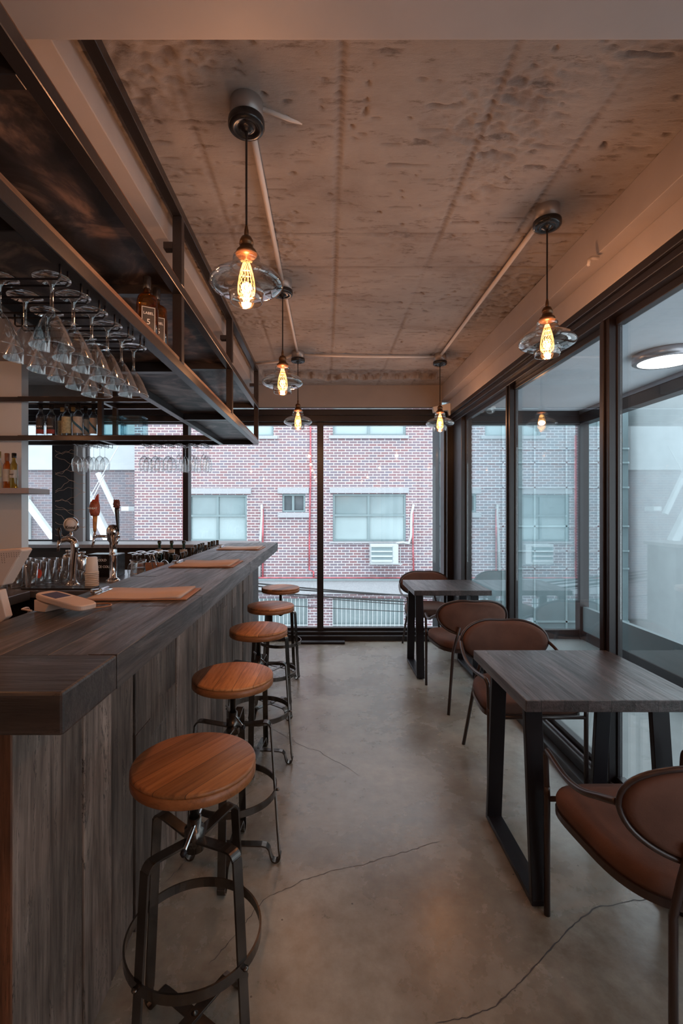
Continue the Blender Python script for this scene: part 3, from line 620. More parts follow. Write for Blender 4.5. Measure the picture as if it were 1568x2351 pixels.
# buildings to the left with the outside stair
lbld = empty('grey_brick_house', (-7.5, 14.0, -3.2)); tag(lbld, 'weathered grey brick house with pale upper wall, left of brick building', 'building')
MB().box((-3.2, 0, 0), (2.3, 3, 5.75)).build('brick_wall', M['brickgrey'], lbld)
MB().box((-3.2, -0.1, 5.75), (2.3, 3, 9.5)).build('upper_wall', M['paleconc'], lbld)
MB().box((-3.2, -0.12, 4.35), (-1.1, 0, 5.0)).build('white_band', M['whitepaint'], lbld)
MB().box((-3.2, -0.12, 1.5), (-1.1, 0, 4.35)).build('glazed_bay', M['extglass'], lbld)
st = empty('outside_stair', (-5.3, 10.2, -3.2)); tag(st, 'white steel outside stair with diagonal stringers, left of brick building', 'stair')
for p_, q_, w_ in (((225, 1086), (270, 1180), 0.085), ((196, 1130), (252, 1243), 0.16), ((150, 1150), (200, 1260), 0.10), ((120, 1010), (196, 1120), 0.10), ((60, 1150), (124, 1236), 0.12), ((186, 1180), (232, 1290), 0.09)):
    a_ = Vector(P3(*p_, 10.2))-st.location; b2_ = Vector(P3(*q_, 10.2))-st.location
    MB().bar(a_, b2_, w_, w_, (0, 1, 0)).build('stringer', M['whitepaint'], st)
MB().box((0.2, 0.1, 0), (0.3, 0.2, 4.2)).build('support_column', M['whitepaint'], st); MB().box((-1.2, 0.1, 0), (-1.1, 0.2, 4.6)).build('support_column', M['whitepaint'], st)
for p_, q_ in (((272, 1024), (196, 1160)), ((240, 1090), (196, 1178))):
    a_ = Vector(P3(*p_, 9.9))-st.location; b2_ = Vector(P3(*q_, 9.9))-st.location
    MB().bar(a_, b2_, 0.015, 0.015, (0, 1, 0)).build('stay_wire', M['whitepaint'], st)
a_ = Vector(P3(278, 1163, 10.2))-st.location; MB().box(a_, a_+Vector((0.16, 0.3, -0.09))).build('landing', M['whitepaint'], st)
# white stair and pale house seen beyond the balcony
rb = empty('pale_house', (8.9, 5.2, -3.2)); tag(rb, 'pale concrete house beyond the balcony on the right', 'building')
MB().box((0, -8, 0), (2.5, 14.2, 7.6)).build('house_wall', M['paleconc'], rb)
for q in range(3):
    m_ = MB(); m_.box((-0.02, -2.0+q*2.2, 4.0), (0.0, -0.9+q*2.2, 5.2)); m_.build('window', M['frost'], rb)
# street cables
def cable(a, b_, Y, sag, r=0.012):
    pts = []
    for i in range(17):
        u = i/16; px = a[0]+(b_[0]-a[0])*u; py = a[1]+(b_[1]-a[1])*u+sag*4*u*(1-u); pts.append(P3(px, py, Y))
    return MB().tube(pts, r, 6)
for i, (a, b_, sg) in enumerate((((300, 1305), (1020, 1372), 8), ((300, 1312), (1020, 1368), 12), ((300, 1318), (1020, 1384), 12), ((300, 1330), (1020, 1393), 6), ((300, 1365), (1020, 1408), 4), ((300, 1322), (1020, 1375), 16))):
    o = cable(a, b_, 9.4+0.1*i, sg, 0.016 if i < 3 else 0.008).build('street_cable', M['cable'])
    tag(o, 'thin black utility cable sagging across street before the ground-floor windows', 'cable', 'utility cables over the street')
struct(MB().box((-30, 5.8, -3.4), (30, 40, -3.2)).build('ground', M['street']))

# ------------------------------------------------------------------ bar
BX = -0.634; bar = empty('bar', (BX, 0.98, 0)); tag(bar, 'long bar base clad in weathered upright planks', 'bar')
edges = [0.98, 1.118, 1.268, 1.434, 1.60, 1.75, 1.93, 2.05, 2.2, 2.38, 2.5, 2.66, 2.8, 2.98, 3.1, 3.27, 3.40, 3.58, 3.7, 3.86, 3.99, 4.12, 4.227]
pm = MB()
for i in range(len(edges)-1):
    d = random.uniform(0, 0.009); g_ = random.choice((0.0015, 0.0025, 0.0045))
    a, c = edges[i]-0.98+g_, edges[i+1]-0.98-g_
    zs_ = [0.0, 1.0445]
    if random.random() < 0.45: zs_ = [0.0, random.uniform(0.35, 0.85), 1.0445]
    for q in range(len(zs_)-1):
        d2 = d+random.uniform(0, 0.003); s0 = 0.0 if q == 0 else 0.001
        pm.box((-0.025, a, zs_[q]+s0), (-d2, c, zs_[q+1]))
pm.build('front_panel', M['panel'], bar, bevel=0.0022, seg=1)
MB().box((-0.24, 0.03, 0.0), (-0.03, 3.22, 1.04)).build('carcass', M['darkwood'], bar)
em = MB(); xx = 0.0
for i, w_ in enumerate((0.028, 0.11, 0.10)):
    em.box((-xx-w_+0.001-0.001, 0.0+random.uniform(0, 0.01)*(i > 0), 0), (-xx-0.0012-(0.0 if i else 0.0), 0.03, 1.045)); xx += w_
em.build('end_panel', M['endplank'], bar, loc=(0, 0, 0), bevel=0.002, seg=1).location = (-0.008, 0, 0)
# bar top
ZB = 1.118; top = empty('countertop', (-0.432, 0.787, ZB-0.072)); tag(top, 'thick dark reclaimed plank bar top running to the window', 'bar top')
tm = MB(); th = 0.072; TX = -0.44; TL = 4.31-0.787
tm.box((TX-0.12, 0, 0), (0, 0.205, th))      # crosswise front board
tcross = tm.build('front_board', M['counterx'], top, bevel=0.005)
tm = MB(); wds = [0.062, 0.082, 0.10, 0.085, 0.111]; x = 0.0
for i, w_ in enumerate(wds):
    y = 0.207
    while y < TL-0.01:
        ln = random.uniform(0.5, 1.1); y2 = min(TL, y+ln)
        if TL-y2 < 0.25: y2 = TL
        dz = random.uniform(0, 0.003) if i else 0
        tm.box((x-w_+0.0006, y, 0.0), (x-0.0006 if i else 0, y2-0.0015, th-dz)); y = y2
    x -= w_
tm.build('plank', M['counter'], top, bevel=0.0009, seg=1)
MB().box((TX+0.002, 0.1, 0.002), (-0.004, TL-0.004, th-0.0045)).build('core', M['dark_letter'], top)
# left lower part behind near end
# ------------------------------------------------------------------ work counter behind the bar
wc = empty('work_counter', (-2.3, 2.74, 0)); tag(wc, 'low steel-topped work counter behind the bar, L shaped', 'counter')
m_ = MB(); m_.box((-1.25, 0, 0.91), (1.24, 0.95, 0.95)); m_.box((-1.25, -2.0, 0.90), (0.61, 0, 0.95)); m_.build('worktop', M['greysteel'], wc, bevel=0.003)
m_ = MB(); m_.box((-1.25, 0.08, 0), (1.2, 0.9, 0.91)); m_.box((-1.25, -1.9, 0), (0.55, 0.08, 0.90)); m_.build('cabinet', M['blackpl'], wc)
br = tag(MB().box((-1.04, 3.0, 0.0), (-0.90, 4.70, 0.82)).box((-1.85, 4.30, 0.0), (-1.04, 4.74, 0.82)).build('bottle_rail', M['blackpl'], bevel=0.003), 'dark low ledge of the bar inner side carrying pourer bottles', 'ledge')

# ------------------------------------------------------------------ stools
stool = empty('bar_stool', (-0.35, 1.277, 0))
SH = 0.752
MB().lathe([(0.0, SH), (0.155, SH), (0.1595, SH-0.002), (0.1615, SH-0.006), (0.1605, SH-0.0105), (0.158, SH-0.0115)], 64, caps=False).build('seat', M['seatwood'], stool)
o = MB().lathe([(0.158, SH-0.0115), (0.1615, SH-0.013), (0.1615, SH-0.036), (0.158, SH-0.039), (0.0, SH-0.039)], 64, caps=False).build('seat_rim', M['seatrim'], stool)
MB().lathe([(0.05, 0.713), (0.05, 0.709), (0.012, 0.708), (0.012, 0.506), (0.0, 0.506)], 20, caps=True).build('screw_post', M['stoolsteel'], stool)
MB().lathe([(0.013, 0.60), (0.018, 0.60), (0.018, 0.575), (0.026, 0.572), (0.026, 0.515), (0.0, 0.515)], 24, caps=False).build('hub', M['stoolsteel'], stool)
hm = MB().tube([(0.058, -0.085, 0.578), (-0.046, 0.078, 0.592)], 0.005, 10); 
hh = hm.build('turn_handle', M['chrome'], stool)
MB().lathe([(0, -0.009), (0.006, -0.007), (0.009, 0), (0.006, 0.007), (0, 0.009)], 14, (0.060, -0.088, 0.578)).build('handle_knob', M['black'], hh)
def leg_path():
    pts = [(0.020, 0.545), (0.07, 0.553), (0.125, 0.561), (0.143, 0.558), (0.152, 0.545), (0.155, 0.525), (0.170, 0.30), (0.186, 0.06), (0.192, 0.03), (0.187, 0.012), (0.174, 0.0035), (0.160, 0.010), (0.153, 0.028), (0.147, 0.052), (0.135, 0.065), (0.118, 0.068), (0.0, 0.068)]
    return pts
for k in range(4):
    a = k*PI/2; c, s_ = math.cos(a), math.sin(a)
    pts = [(r*c, r*s_, z+(0.005 if (k % 2 and r < 0.14 and z < 0.2) else 0)) for r, z in leg_path()]
    sm_ = smooth_path(pts[:15], 3)+[Vector(pts[15]), Vector(pts[16])]
    lg = MB().ribbon(sm_, 0.030, 0.006, (-s_, c, 0)).build('leg', M['stoolsteel'], stool, bevel=0.001, seg=1)
    MB().lathe([(0, -0.004), (0.007, -0.003), (0.008, 0), (0.007, 0.003), (0, 0.004)], 12, (0.1815*c, 0.1815*s_, 0.29)).build('rivet', M['stoolsteel'], lg)
MB().ribbon([(0.1745*math.cos(2*PI*i/64), 0.1745*math.sin(2*PI*i/64), 0.29) for i in range(64)], 0.026, 0.005, (0, 0, 1), closed=True).build('foot_ring', M['stoolsteel'], stool)
MB().lathe([(0, 0.068), (0.009, 0.076), (0.0, 0.082)], 12).build('centre_bolt', M['stoolsteel'], stool)
G = 'round wooden bar stools in a row along the bar'
tag(stool, 'bar stool nearest the camera, round wood seat on dark bent-steel legs', 'bar stool', G)
stool.rotation_euler.z = math.radians(-33)
SP = [(-0.375, 1.936, -2, 'second nearest bar stool, between the nearest stool and the three farther ones'),
      (-0.377, 2.69, -5, 'middle bar stool of the row of five'),
      (-0.382, 3.33, -40, 'fourth bar stool from the camera, second from the back window'),
      (-0.386, 4.09, -33, 'farthest bar stool, next to the back window')]
for X, Y, r, lab in SP: copy_tree(stool, (X, Y, 0), math.radians(r), lab, G)

# ------------------------------------------------------------------ tables
def mk_table():
    t = empty('dining_table', (0.71, 1.70, 0))
    MB().box((0, 0, 0.697), (0.645, 0.605, 0.74)).build('tabletop', M['table'], t, bevel=0.0025)
    for x in (0.022, 0.49):
        f = MB(); w2 = 0.065
        # slanted flat bars in the YZ plane
        def slab(p, q): 
            f.prism([(x, p[0], p[1]), (x, p[2], p[1]), (x, q[2], q[1]), (x, q[0], q[1])], (w2, 0, 0))
        slab((0.0, 0.02, 0.024), (0.065, 0.697, 0.089)); slab((0.470, 0.02, 0.494), (0.405, 0.697, 0.381+0.048))
        f.box((x, 0.0, 0.008), (x+w2, 0.494, 0.03)); f.box((x, 0.07, 0.675), (x+w2, 0.42, 0.697))
        lf = f.build('leg_frame', M['black'], t, bevel=0.002, seg=1)
        for y in (0.03, 0.45): MB().lathe([(0, 0), (0.018, 0), (0.018, 0.009), (0, 0.009)], 16, (x+w2/2, y, 0)).build('foot_pad', M['blackpl'], lf)
    return t
tb = mk_table(); tag(tb, 'near dark plank table with black steel frame legs beside glass wall', 'table', 'dining tables beside the glass wall')
copy_tree(tb, (0.735, 3.98, 0), 0, 'far dark plank table in the corner by the back window', 'dining tables beside the glass wall')

# ------------------------------------------------------------------ chairs (local: faces +Y, front legs at y=0)
ch = empty('dining_chair', (1.01, 1.676, 0))
def cushion(outline, layers):
    n = len(outline); vs = []
    for sx, z, oy in layers:
        for x, y in outline: vs.append((x*sx, y*sx+oy, z))
    fs = []
    for j in range(len(layers)-1):
        for i in range(n): fs.append((j*n+i, j*n+(i+1) % n, (j+1)*n+(i+1) % n, (j+1)*n+i))
    fs += [tuple(range(n))[::-1], tuple((len(layers)-1)*n+i for i in range(n))]
    return vs, fs
def superell_pt(cx, cy, n2):
    # same bearing, squarer corner towards the chair front
    m_ = (abs(cx)**n2+abs(cy)**n2)**(1/n2); return (cx/m_*0.212, cy/m_*0.232)
def seat_outline():
    out = []
    for x, y in superell(0.212, 0.232, 3.0, 64):
        if y > 0: x, y = superell_pt(x/0.212, y/0.232, 5.0)
        k = 1.0+0.11*(y/0.232); out.append((x*k*1.075, y))
    return out
m_ = MB(); vs, fs = cushion(seat_outline(), [(0.90, 0.410, 0), (0.98, 0.414, 0), (1.0, 0.428, 0), (1.0, 0.448, 0), (0.975, 0.462, 0), (0.92, 0.471, 0), (0.75, 0.476, 0), (0.4, 0.479, 0), (0.05, 0.480, 0)])
m_.add([(x, y-0.235, z) for x, y, z in vs], fs, True); m_.build('seat', M['leather'], ch)
sf = MB(); pts = [(x*0.99, y*0.99-0.235, 0.405) for x, y in seat_outline()]
sf.ribbon(pts, 0.022, 0.01, (0, 0, 1), closed=True)
sf.build('seat_frame', M['chairsteel'], ch)
# backrest pad
def bout(): 
    r = []
    for x, z in superell(0.243, 0.122, 2.35, 56):
        if z < 0: x *= 1-0.10*(-z/0.122)
        else: z -= 0.010*math.exp(-(x/0.07)**2)
        r.append((x, z))
    return r
BO = bout(); m_ = MB(); vs = []; LY = [(0.90, -0.021), (0.965, -0.018), (1.0, -0.006), (1.0, 0.006), (0.965, 0.018), (0.85, 0.026), (0.4, 0.031), (0.05, 0.032)]
BZc = 0.650
for sx, oy in LY:
    for x, z in BO: vs.append((x*sx, -0.475+oy+0.9*(x*sx)**2, BZc+z*sx))
n = len(BO); fs = [(j*n+i, j*n+(i+1) % n, (j+1)*n+(i+1) % n, (j+1)*n+i) for j in range(len(LY)-1) for i in range(n)]+[tuple(range(n))[::-1], tuple((len(LY)-1)*n+i for i in range(n))]
m_.add(vs, fs, True); m_.build('backrest', M['leather'], ch)
rim = [(x*1.03, -0.485+0.9*x*x, BZc+z*1.04) for x, z in BO]
MB().tube(rim, 0.0075, 10, closed=True).build('back_frame', M['chairsteel'], ch)
for s_ in (-1, 1):
    MB().tube([(s_*0.236, 0.0, 0.0), (s_*0.236, 0.0, 0.42), (s_*0.237, 0, 0.45)], 0.0105, 12).build('leg', M['chairsteel'], ch)
    MB().tube(smooth_path([(s_*0.237, 0, 0.44), (s_*0.24, 0.0, 0.55), (s_*0.243, -0.012, 0.575), (s_*0.247, -0.035, 0.584), (s_*0.262, -0.17, 0.582), (s_*0.268, -0.28, 0.600), (s_*0.262, -0.37, 0.635), (s_*0.250, -0.425, 0.655)], 5), 0.0095, 12).build('armrest', M['chairsteel'], ch)
    MB().tube([(s_*0.105, -0.490, 0.585), (s_*0.125, -0.485, 0.50), (s_*0.15, -0.49, 0.41), (s_*0.20, -0.56, 0.0)], 0.0105, 12).build('leg', M['chairsteel'], ch)
MB().tube([(-0.236, 0.0, 0.405), (0.236, 0, 0.405)], 0.009, 10).build('crossbar', M['chairsteel'], ch)
GC = 'brown padded armchairs at the dining tables'
tag(ch, 'brown padded armchair nearest the camera, tucked at near side of near table', 'chair', GC)
copy_tree(ch, (1.03, 2.33, 0), PI, 'brown padded armchair on the far side of the near table, facing the camera', GC)
copy_tree(ch, (1.045, 3.86, 0), 0, 'brown padded armchair seen from behind at the near side of far table', GC)
copy_tree(ch, (1.01, 4.50, 0), PI, 'brown padded armchair in the corner behind far table by back window', GC)

# ------------------------------------------------------------------ pendant lamps
def mk_lamp():
    t = empty('pendant_lamp', (-0.254, 1.533, ZC))
    MB().lathe([(0.048, 0.02), (0.052, 0.0), (0.052, -0.06), (0.0, -0.06)], 32, caps=False).build('ceiling_box', M['greybox'], t)
    MB().lathe([(0.0, -0.058), (0.057, -0.058), (0.058, -0.062), (0.058, -0.078), (0.054, -0.084), (0.036, -0.086), (0.032, -0.080), (0.018, -0.088), (0.010, -0.095), (0.0, -0.095)], 40, caps=False).build('canopy', M['blackpl'], t)
    MB().tube([(0, 0, -0.09), (0, 0, -0.11), (0, 0, -0.40), (0, 0, -0.43)], [0.007, 0.0035, 0.0035, 0.004], 10).build('cord', M['blackpl'], t)
    MB().lathe([(0.004, -0.395), (0.007, -0.41), (0.0075, -0.425), (0.005, -0.43), (0.016, -0.432), (0.021, -0.442), (0.023, -0.455), (0.020, -0.456), (0.020, -0.462), (0.022, -0.463), (0.022, -0.472), (0.030, -0.474), (0.033, -0.480), (0.033, -0.490), (0.0, -0.490)], 32, caps=False).build('socket', M['brass'], t)
    # glass shade: neck bulge, second step, wide flying-saucer disc, lower cup
    pr = [(0.030, -0.486), (0.036, -0.488), (0.042, -0.493), (0.0435, -0.500), (0.041, -0.507), (0.0395, -0.512), (0.047, -0.516), (0.049, -0.523), (0.047, -0.530), (0.047, -0.535), (0.062, -0.538), (0.085, -0.546), (0.104, -0.558), (0.115, -0.572), (0.1175, -0.582), (0.112, -0.592), (0.097, -0.601), (0.078, -0.606), (0.060, -0.607), (0.055, -0.609), (0.0545, -0.620), (0.052, -0.634), (0.0495, -0.640)]
    sh = MB().lathe(pr, 56, caps=False)
    sh.tube([(0.0495*math.cos(2*PI*i/40), 0.0495*math.sin(2*PI*i/40), -0.640) for i in range(40)], 0.0013, 6, closed=True)
    sh.build('glass_shade', M['lampglass'], t)
    bp = [(0.013, -0.49), (0.013, -0.50), (0.016, -0.515), (0.022, -0.545), (0.028, -0.58), (0.0305, -0.605), (0.0285, -0.625), (0.020, -0.642), (0.006, -0.652), (0.003, -0.657), (0.0, -0.658)]
    bu = MB().lathe(bp, 32, caps=False).build('bulb', M['bulbglass'], t)
    MB().tube([(0, 0, -0.49), (0, 0, -0.62)], [0.004, 0.002], 8).build('stem', M['glass'], bu)
    f = MB(); nst = 14
    for q in range(nst):
        a = 2*PI*q/nst; b2 = a+2*PI*0.5/nst; path = []
        for k in range(13):
            u = k/12; z = -0.505-0.128*u; rr = (0.007+0.0205*math.sin(min(1, u*1.05)*PI*0.62)**0.9)*(1-0.65*max(0, u-0.82)/0.18)
            aa = a if k % 2 == 0 else b2
            path.append((rr*math.cos(aa), rr*math.sin(aa), z))
        f.tube(path, 0.0010, 5)
    f.build('filament', M['fil'], bu)
    return t
M['greybox'] = simple('galvanised_box', (0.28, 0.25, 0.24), 0.4, 0.5, var=0.1)
lamp = mk_lamp(); GL = 'glass pendant lamps with glowing filament bulbs'
tag(lamp, 'nearest and largest pendant lamp, clear glass saucer shade above the bar stools', 'pendant lamp', GL)
LP = [(-0.246, 2.73, 'second pendant lamp of the left row, behind the nearest one'),
      (-0.231, 3.97, 'farthest pendant lamp of the left row, before the back window'),
      (0.965, 4.05, 'far right pendant lamp above the far table'),
      (0.956, 2.07, 'near right pendant lamp above the near table, close to glass wall')]
LALL = [(-0.254, 1.533)]
for X, Y, lab in LP: copy_tree(lamp, (X, Y, ZC), 0, lab, GL); LALL.append((X, Y))
BACKL = [(-0.25, -0.35, 2.52), (0.95, -0.35, 2.52), (-0.25, -2.0, 2.52), (0.95, -2.0, 2.52), (-1.45, 1.3, 2.42), (-2.9, 2.6, 2.42), (-1.5, -1.0, 2.52)]
for i, (X, Y, z) in enumerate(BACKL):
    copy_tree(lamp, (X, Y, ZC), 0, 'pendant lamp with filament bulb behind the camera side of the room', 'pendant lamps outside the picture'); LALL.append((X, Y))
for i, (X, Y) in enumerate(LALL):
    ld = bpy.data.lights.new('bulb_light', 'POINT'); ld.energy = LAMP_W; ld.color = LAMP_COL; ld.shadow_soft_size = 0.02
    lo = bpy.data.objects.new('bulb_light', ld); COL.objects.link(lo); lo.location = (X, Y, ZC-0.575)
# conduits
def conduit(pts, label, r=0.0095):
    o = MB().tube([(x, y, z) for x, y, z in pts], r, 10).build('ceiling_conduit', M['conduit'])
    return tag(o, label, 'conduit')
conduit([(-0.25, 1.58, ZC-0.016), (-0.247, 2.68, ZC-0.016)], 'white conduit on ceiling from nearest lamp to the second lamp', 0.0115)
conduit([(-0.243, 2.78, ZC-0.016), (-0.233, 3.92, ZC-0.016)], 'white conduit on ceiling from second lamp to third lamp of left row')
conduit([(-0.18, 4.00, ZC-0.016), (0.3, 4.03, ZC-0.020), (0.915, 4.05, ZC-0.016)], 'white conduit across the ceiling between the two far lamps')
conduit([(0.963, 4.0, ZC-0.016), (0.957, 2.12, ZC-0.016)], 'white conduit on ceiling between the two right-hand lamps', 0.0115)
conduit([(-0.21, 1.55, ZC-0.004), (-0.12, 1.60, ZC+0.001), (-0.05, 1.635, ZC+0.012)], 'short stub of conduit entering the ceiling beside nearest lamp', 0.008)
conduit([(-0.28, 4.0, ZC-0.016), (-0.42, 4.18, ZC-0.02), (-0.62, 4.25, ZC-0.016)], 'curved conduit at the ceiling from third lamp toward the hanging shelf')
# wall mounted white device
t = empty('wall_sensor', (1.22, 5.0, 2.43)); tag(t, 'white plastic wall device in the upper corner behind the far right lamp', 'sensor')
MB().prism([(-0.10, 0, 0.055), (0.09, 0, 0.095), (0.10, 0, 0.10), (0.10, 0, -0.03), (0.075, 0, -0.03), (0.06, 0, 0.02), (-0.09, 0, 0.0)], (0, 0.07, 0)).build('cover', M['plastic'], t, bevel=0.004)
MB().box((0.0, 0.02, -0.03), (0.03, 0.06, 0.02)).build('joint', M['blackpl'], t)

# ------------------------------------------------------------------ hanging shelf above the bar
TB = 0.040; X0 = -0.98; X1 = -0.62; ZL = 2.01; ZM = 2.345; YA = -0.6; YE = 4.43
hs = empty('hanging_shelf', (X1, YE, ZL)); tag(hs, 'long black steel hanging shelf over the bar, fixed to ceiling', 'hanging shelf')
def rel(a, b_): return tuple(a[i]-hs.location[i] for i in range(3)), tuple(b_[i]-hs.location[i] for i in range(3))
def hbox(name, boxes, mat, bev=0.002):
    m_ = MB()
    for a, b_ in boxes: m_.box(*rel(a, b_))
    return m_.build(name, mat, hs, bevel=bev, seg=1)
for z in (ZL, ZM):
    hbox('rail', [((X1-TB, YA, z), (X1, YE, z+TB))], M['shelfsteel']); hbox('rail', [((X0, YA, z), (X0+TB, YE, z+TB))], M['shelfsteel'])
hbox('ceiling_rail', [((X1-TB, 1.13, ZC-TB), (X1, YE, ZC-0.001))], M['shelfsteel'])
posts = [YE-TB, 3.17, 2.06]
for y in posts: hbox('post', [((X1-TB, y, ZL+TB), (X1, y+TB, ZM)), ((X1-TB, y, ZM+TB), (X1, y+TB, ZC-TB))], M['shelfsteel'])
for y in posts:
    hbox('post', [((X0, y, ZL+TB), (X0+TB, y+TB, ZM))], M['shelfsteel'])
    hbox('bracket', [((X1-TB-0.04, y, 2.54), (X1-TB, y+TB, 2.57))], M['shelfsteel'])
for z in (ZL, ZM):
    for y in posts+[1.02]: hbox('crossbar', [((X0+TB, y, z), (X1-TB, y+TB, z+TB))], M['shelfsteel'])
    hbox('shelf_sheet', [((X0+0.01, YA, z+TB), (X1-0.045, YE-0.001, z+TB+0.006))], M['sheet'], 0)
hbox('shelf_board', [((X0+0.0, YA, ZL+TB+0.006), (X1-0.012, YE-0.05, ZL+TB+0.012))], M['shelfwood'], 0)
hbox('edge_board', [((X1-0.016, YA, ZL+TB+0.0), (X1-0.006, 2.05, ZL+TB+0.018)), ((X1-0.016, 2.10, ZL+TB+0.0), (X1-0.006, 3.165, ZL+TB+0.018)), ((X1-0.016, 3.215, ZL+TB), (X1-0.006, YE-TB, ZL+TB+0.018))], M['shelfwood'], 0.001)
hbox('edge_board', [((X1-0.016, YA, ZM+TB+0.0), (X1-0.006, 2.05, ZM+TB+0.012)), ((X1-0.016, 2.10, ZM+TB+0.0), (X1-0.006, 3.165, ZM+TB+0.012))], M['shelfwood'], 0.001)
# rear shelf running left
rs = empty('rear_hanging_shelf', (-1.0, 4.30, ZL)); tag(rs, 'black steel hanging shelf across the back window holding spirit bottles', 'hanging shelf')
def rbox(name, boxes, mat, bev=0.002):
    m_ = MB()
    for a, b_ in boxes: m_.box(tuple(a[i]-rs.location[i] for i in range(3)), tuple(b_[i]-rs.location[i] for i in range(3)))
    return m_.build(name, mat, rs, bevel=bev, seg=1)
RY0, RY1 = 4.13, 4.46
for z in (ZL, ZM):
    rbox('rail', [((XL, RY0, z), (X0-0.002, RY0+TB, z+TB))], M['shelfsteel']); rbox('rail', [((XL, RY1-TB, z), (X0-0.002, RY1, z+TB))], M['shelfsteel'])
    rbox('shelf_sheet', [((-2.66, RY0+0.005, z+TB), (X0-0.002, RY1-0.005, z+TB+0.005))], M['sheet'], 0)
for x in (-2.96, -1.97):
    for y in (RY0, RY1-TB): rbox('post', [((x, y, ZL+TB), (x+TB, y+TB, ZM)), ((x, y, ZM+TB), (x+TB, y+TB, 2.5 if x < -2 else ZC))], M['shelfsteel'])
    for z in (ZL, ZM): rbox('crossbar', [((x, RY0+TB, z), (x+TB, RY1-TB, z+TB))], M['shelfsteel'])

# ------------------------------------------------------------------ glass racks and hanging glasses
ZR = 1.975
def wire_u(y, x_out, x_in, zt, zb, r=0.0028):
    return MB().tube([(x_out, y, zt), (x_out, y, zb+0.006), (x_out-0.006, y, zb), (x_in+0.006, y, zb), (x_in, y, zb+0.006), (x_in, y, zt)], r, 8)
rows = [1.175+0.1*k for k in range(6)]
rk = empty('martini_glass_rack', (-0.8, 1.4, ZL)); tag(rk, 'black wire rack under the hanging shelf holding martini glasses', 'glass rack')
for y in rows:
    for dy in (-0.018, 0.018):
        MB().tube([(a[0]+0.8, a[1]-1.4, a[2]-ZL) for a in [(-0.642, y+dy, ZL), (-0.642, y+dy, ZR+0.006), (-0.648, y+dy, ZR), (-0.94, y+dy, ZR), (-0.946, y+dy, ZR+0.006), (-0.946, y+dy, ZL)]], 0.0028, 8).build('wire', M['black'], rk)
# martini glass, hanging upside down: local origin at foot underside (top), bowl downwards
mg = empty('martini_glass', (-0.672, rows[0], ZR+0.012))
MB().lathe([(0.0, 0.004), (0.025, 0.004), (0.0425, -0.001), (0.043, -0.003), (0.0425, -0.0045), (0.022, -0.006), (0.010, -0.012), (0.005, -0.022), (0.004, -0.05), (0.004, -0.075), (0.006, -0.083), (0.0, -0.086)], 36, caps=False).build('stem_and_foot', M['glass'], mg)
MB().lathe([(0.006, -0.083), (0.020, -0.100), (0.0345, -0.129), (0.0485, -0.165), (0.0495, -0.170)], 40, caps=False).tube([(0.0495*math.cos(2*PI*i/40), 0.0495*math.sin(2*PI*i/40), -0.170) for i in range(40)], 0.0013, 6, closed=True).build('bowl', M['glass'], mg)
GM = 'martini glasses hanging in the wire rack'
first = True
ordn = ['nearest', 'second', 'third', 'fourth', 'fifth', 'farthest']
for c_, X in enumerate((-0.672, -0.80)):
    for k, y in enumerate(rows):
        lab = '%s martini glass from the camera in the %s row of the hanging rack' % (ordn[k], 'right' if c_ == 0 else 'left')
        if first: tag(mg, lab, 'martini glass', GM); first = False
        else: copy_tree(mg, (X, y, ZR+0.012), 0, lab, GM)
# wine glasses under the rear shelf
def mk_wine(name, bowl_r, bowl_h, stem, foot_r):
    g = empty(name, (0, 0, 0))
    MB().lathe([(0, 0.003), (foot_r*0.6, 0.003), (foot_r, -0.001), (foot_r, -0.003), (foot_r*0.4, -0.005), (0.006, -0.012), (0.0033, -0.03), (0.0033, -stem), (0.006, -stem-0.006), (0, -stem-0.008)], 28, caps=False).build('stem_and_foot', M['glass'], g)
    z = -stem-0.004; b_ = bowl_h
    MB().lathe([(0.004, z), (bowl_r*0.55, z-b_*0.10), (bowl_r*0.88, z-b_*0.26), (bowl_r, z-b_*0.48), (bowl_r*0.95, z-b_*0.72), (bowl_r*0.8, z-b_)], 30, caps=False).tube([(bowl_r*0.8*math.cos(2*PI*i/30), bowl_r*0.8*math.sin(2*PI*i/30), z-b_) for i in range(30)], 0.0008, 6, closed=True).build('bowl', M['glass'], g)
    return g
ws = mk_wine('wine_glass', 0.044, 0.135, 0.095, 0.036); wn = mk_wine('wine_glass', 0.031, 0.145, 0.085, 0.032)
used = {}
rr = empty('wine_glass_rack', (-1.6, 4.3, ZL)); tag(rr, 'black wire rack under the rear shelf holding wine glasses', 'glass rack')
cols = [(-2.19, 2, ws, 'a'), (-2.09, 2, ws, 'a'), (-1.99, 2, ws, 'a'), (-1.60, 2, ws, 'b'), (-1.50, 2, ws, 'b'), (-1.39, 2, ws, 'b'), (-1.283, 3, wn, 'c'), (-1.17, 3, wn, 'c'), (-1.07, 3, wn, 'c')]
desc = {'a': 'wine glass before the black column, %s pair from left', 'b': 'wide wine glass in the middle rack group, %s pair from left', 'c': 'narrow wine glass in right-end rack group, %s set from left'}
cnt = {}
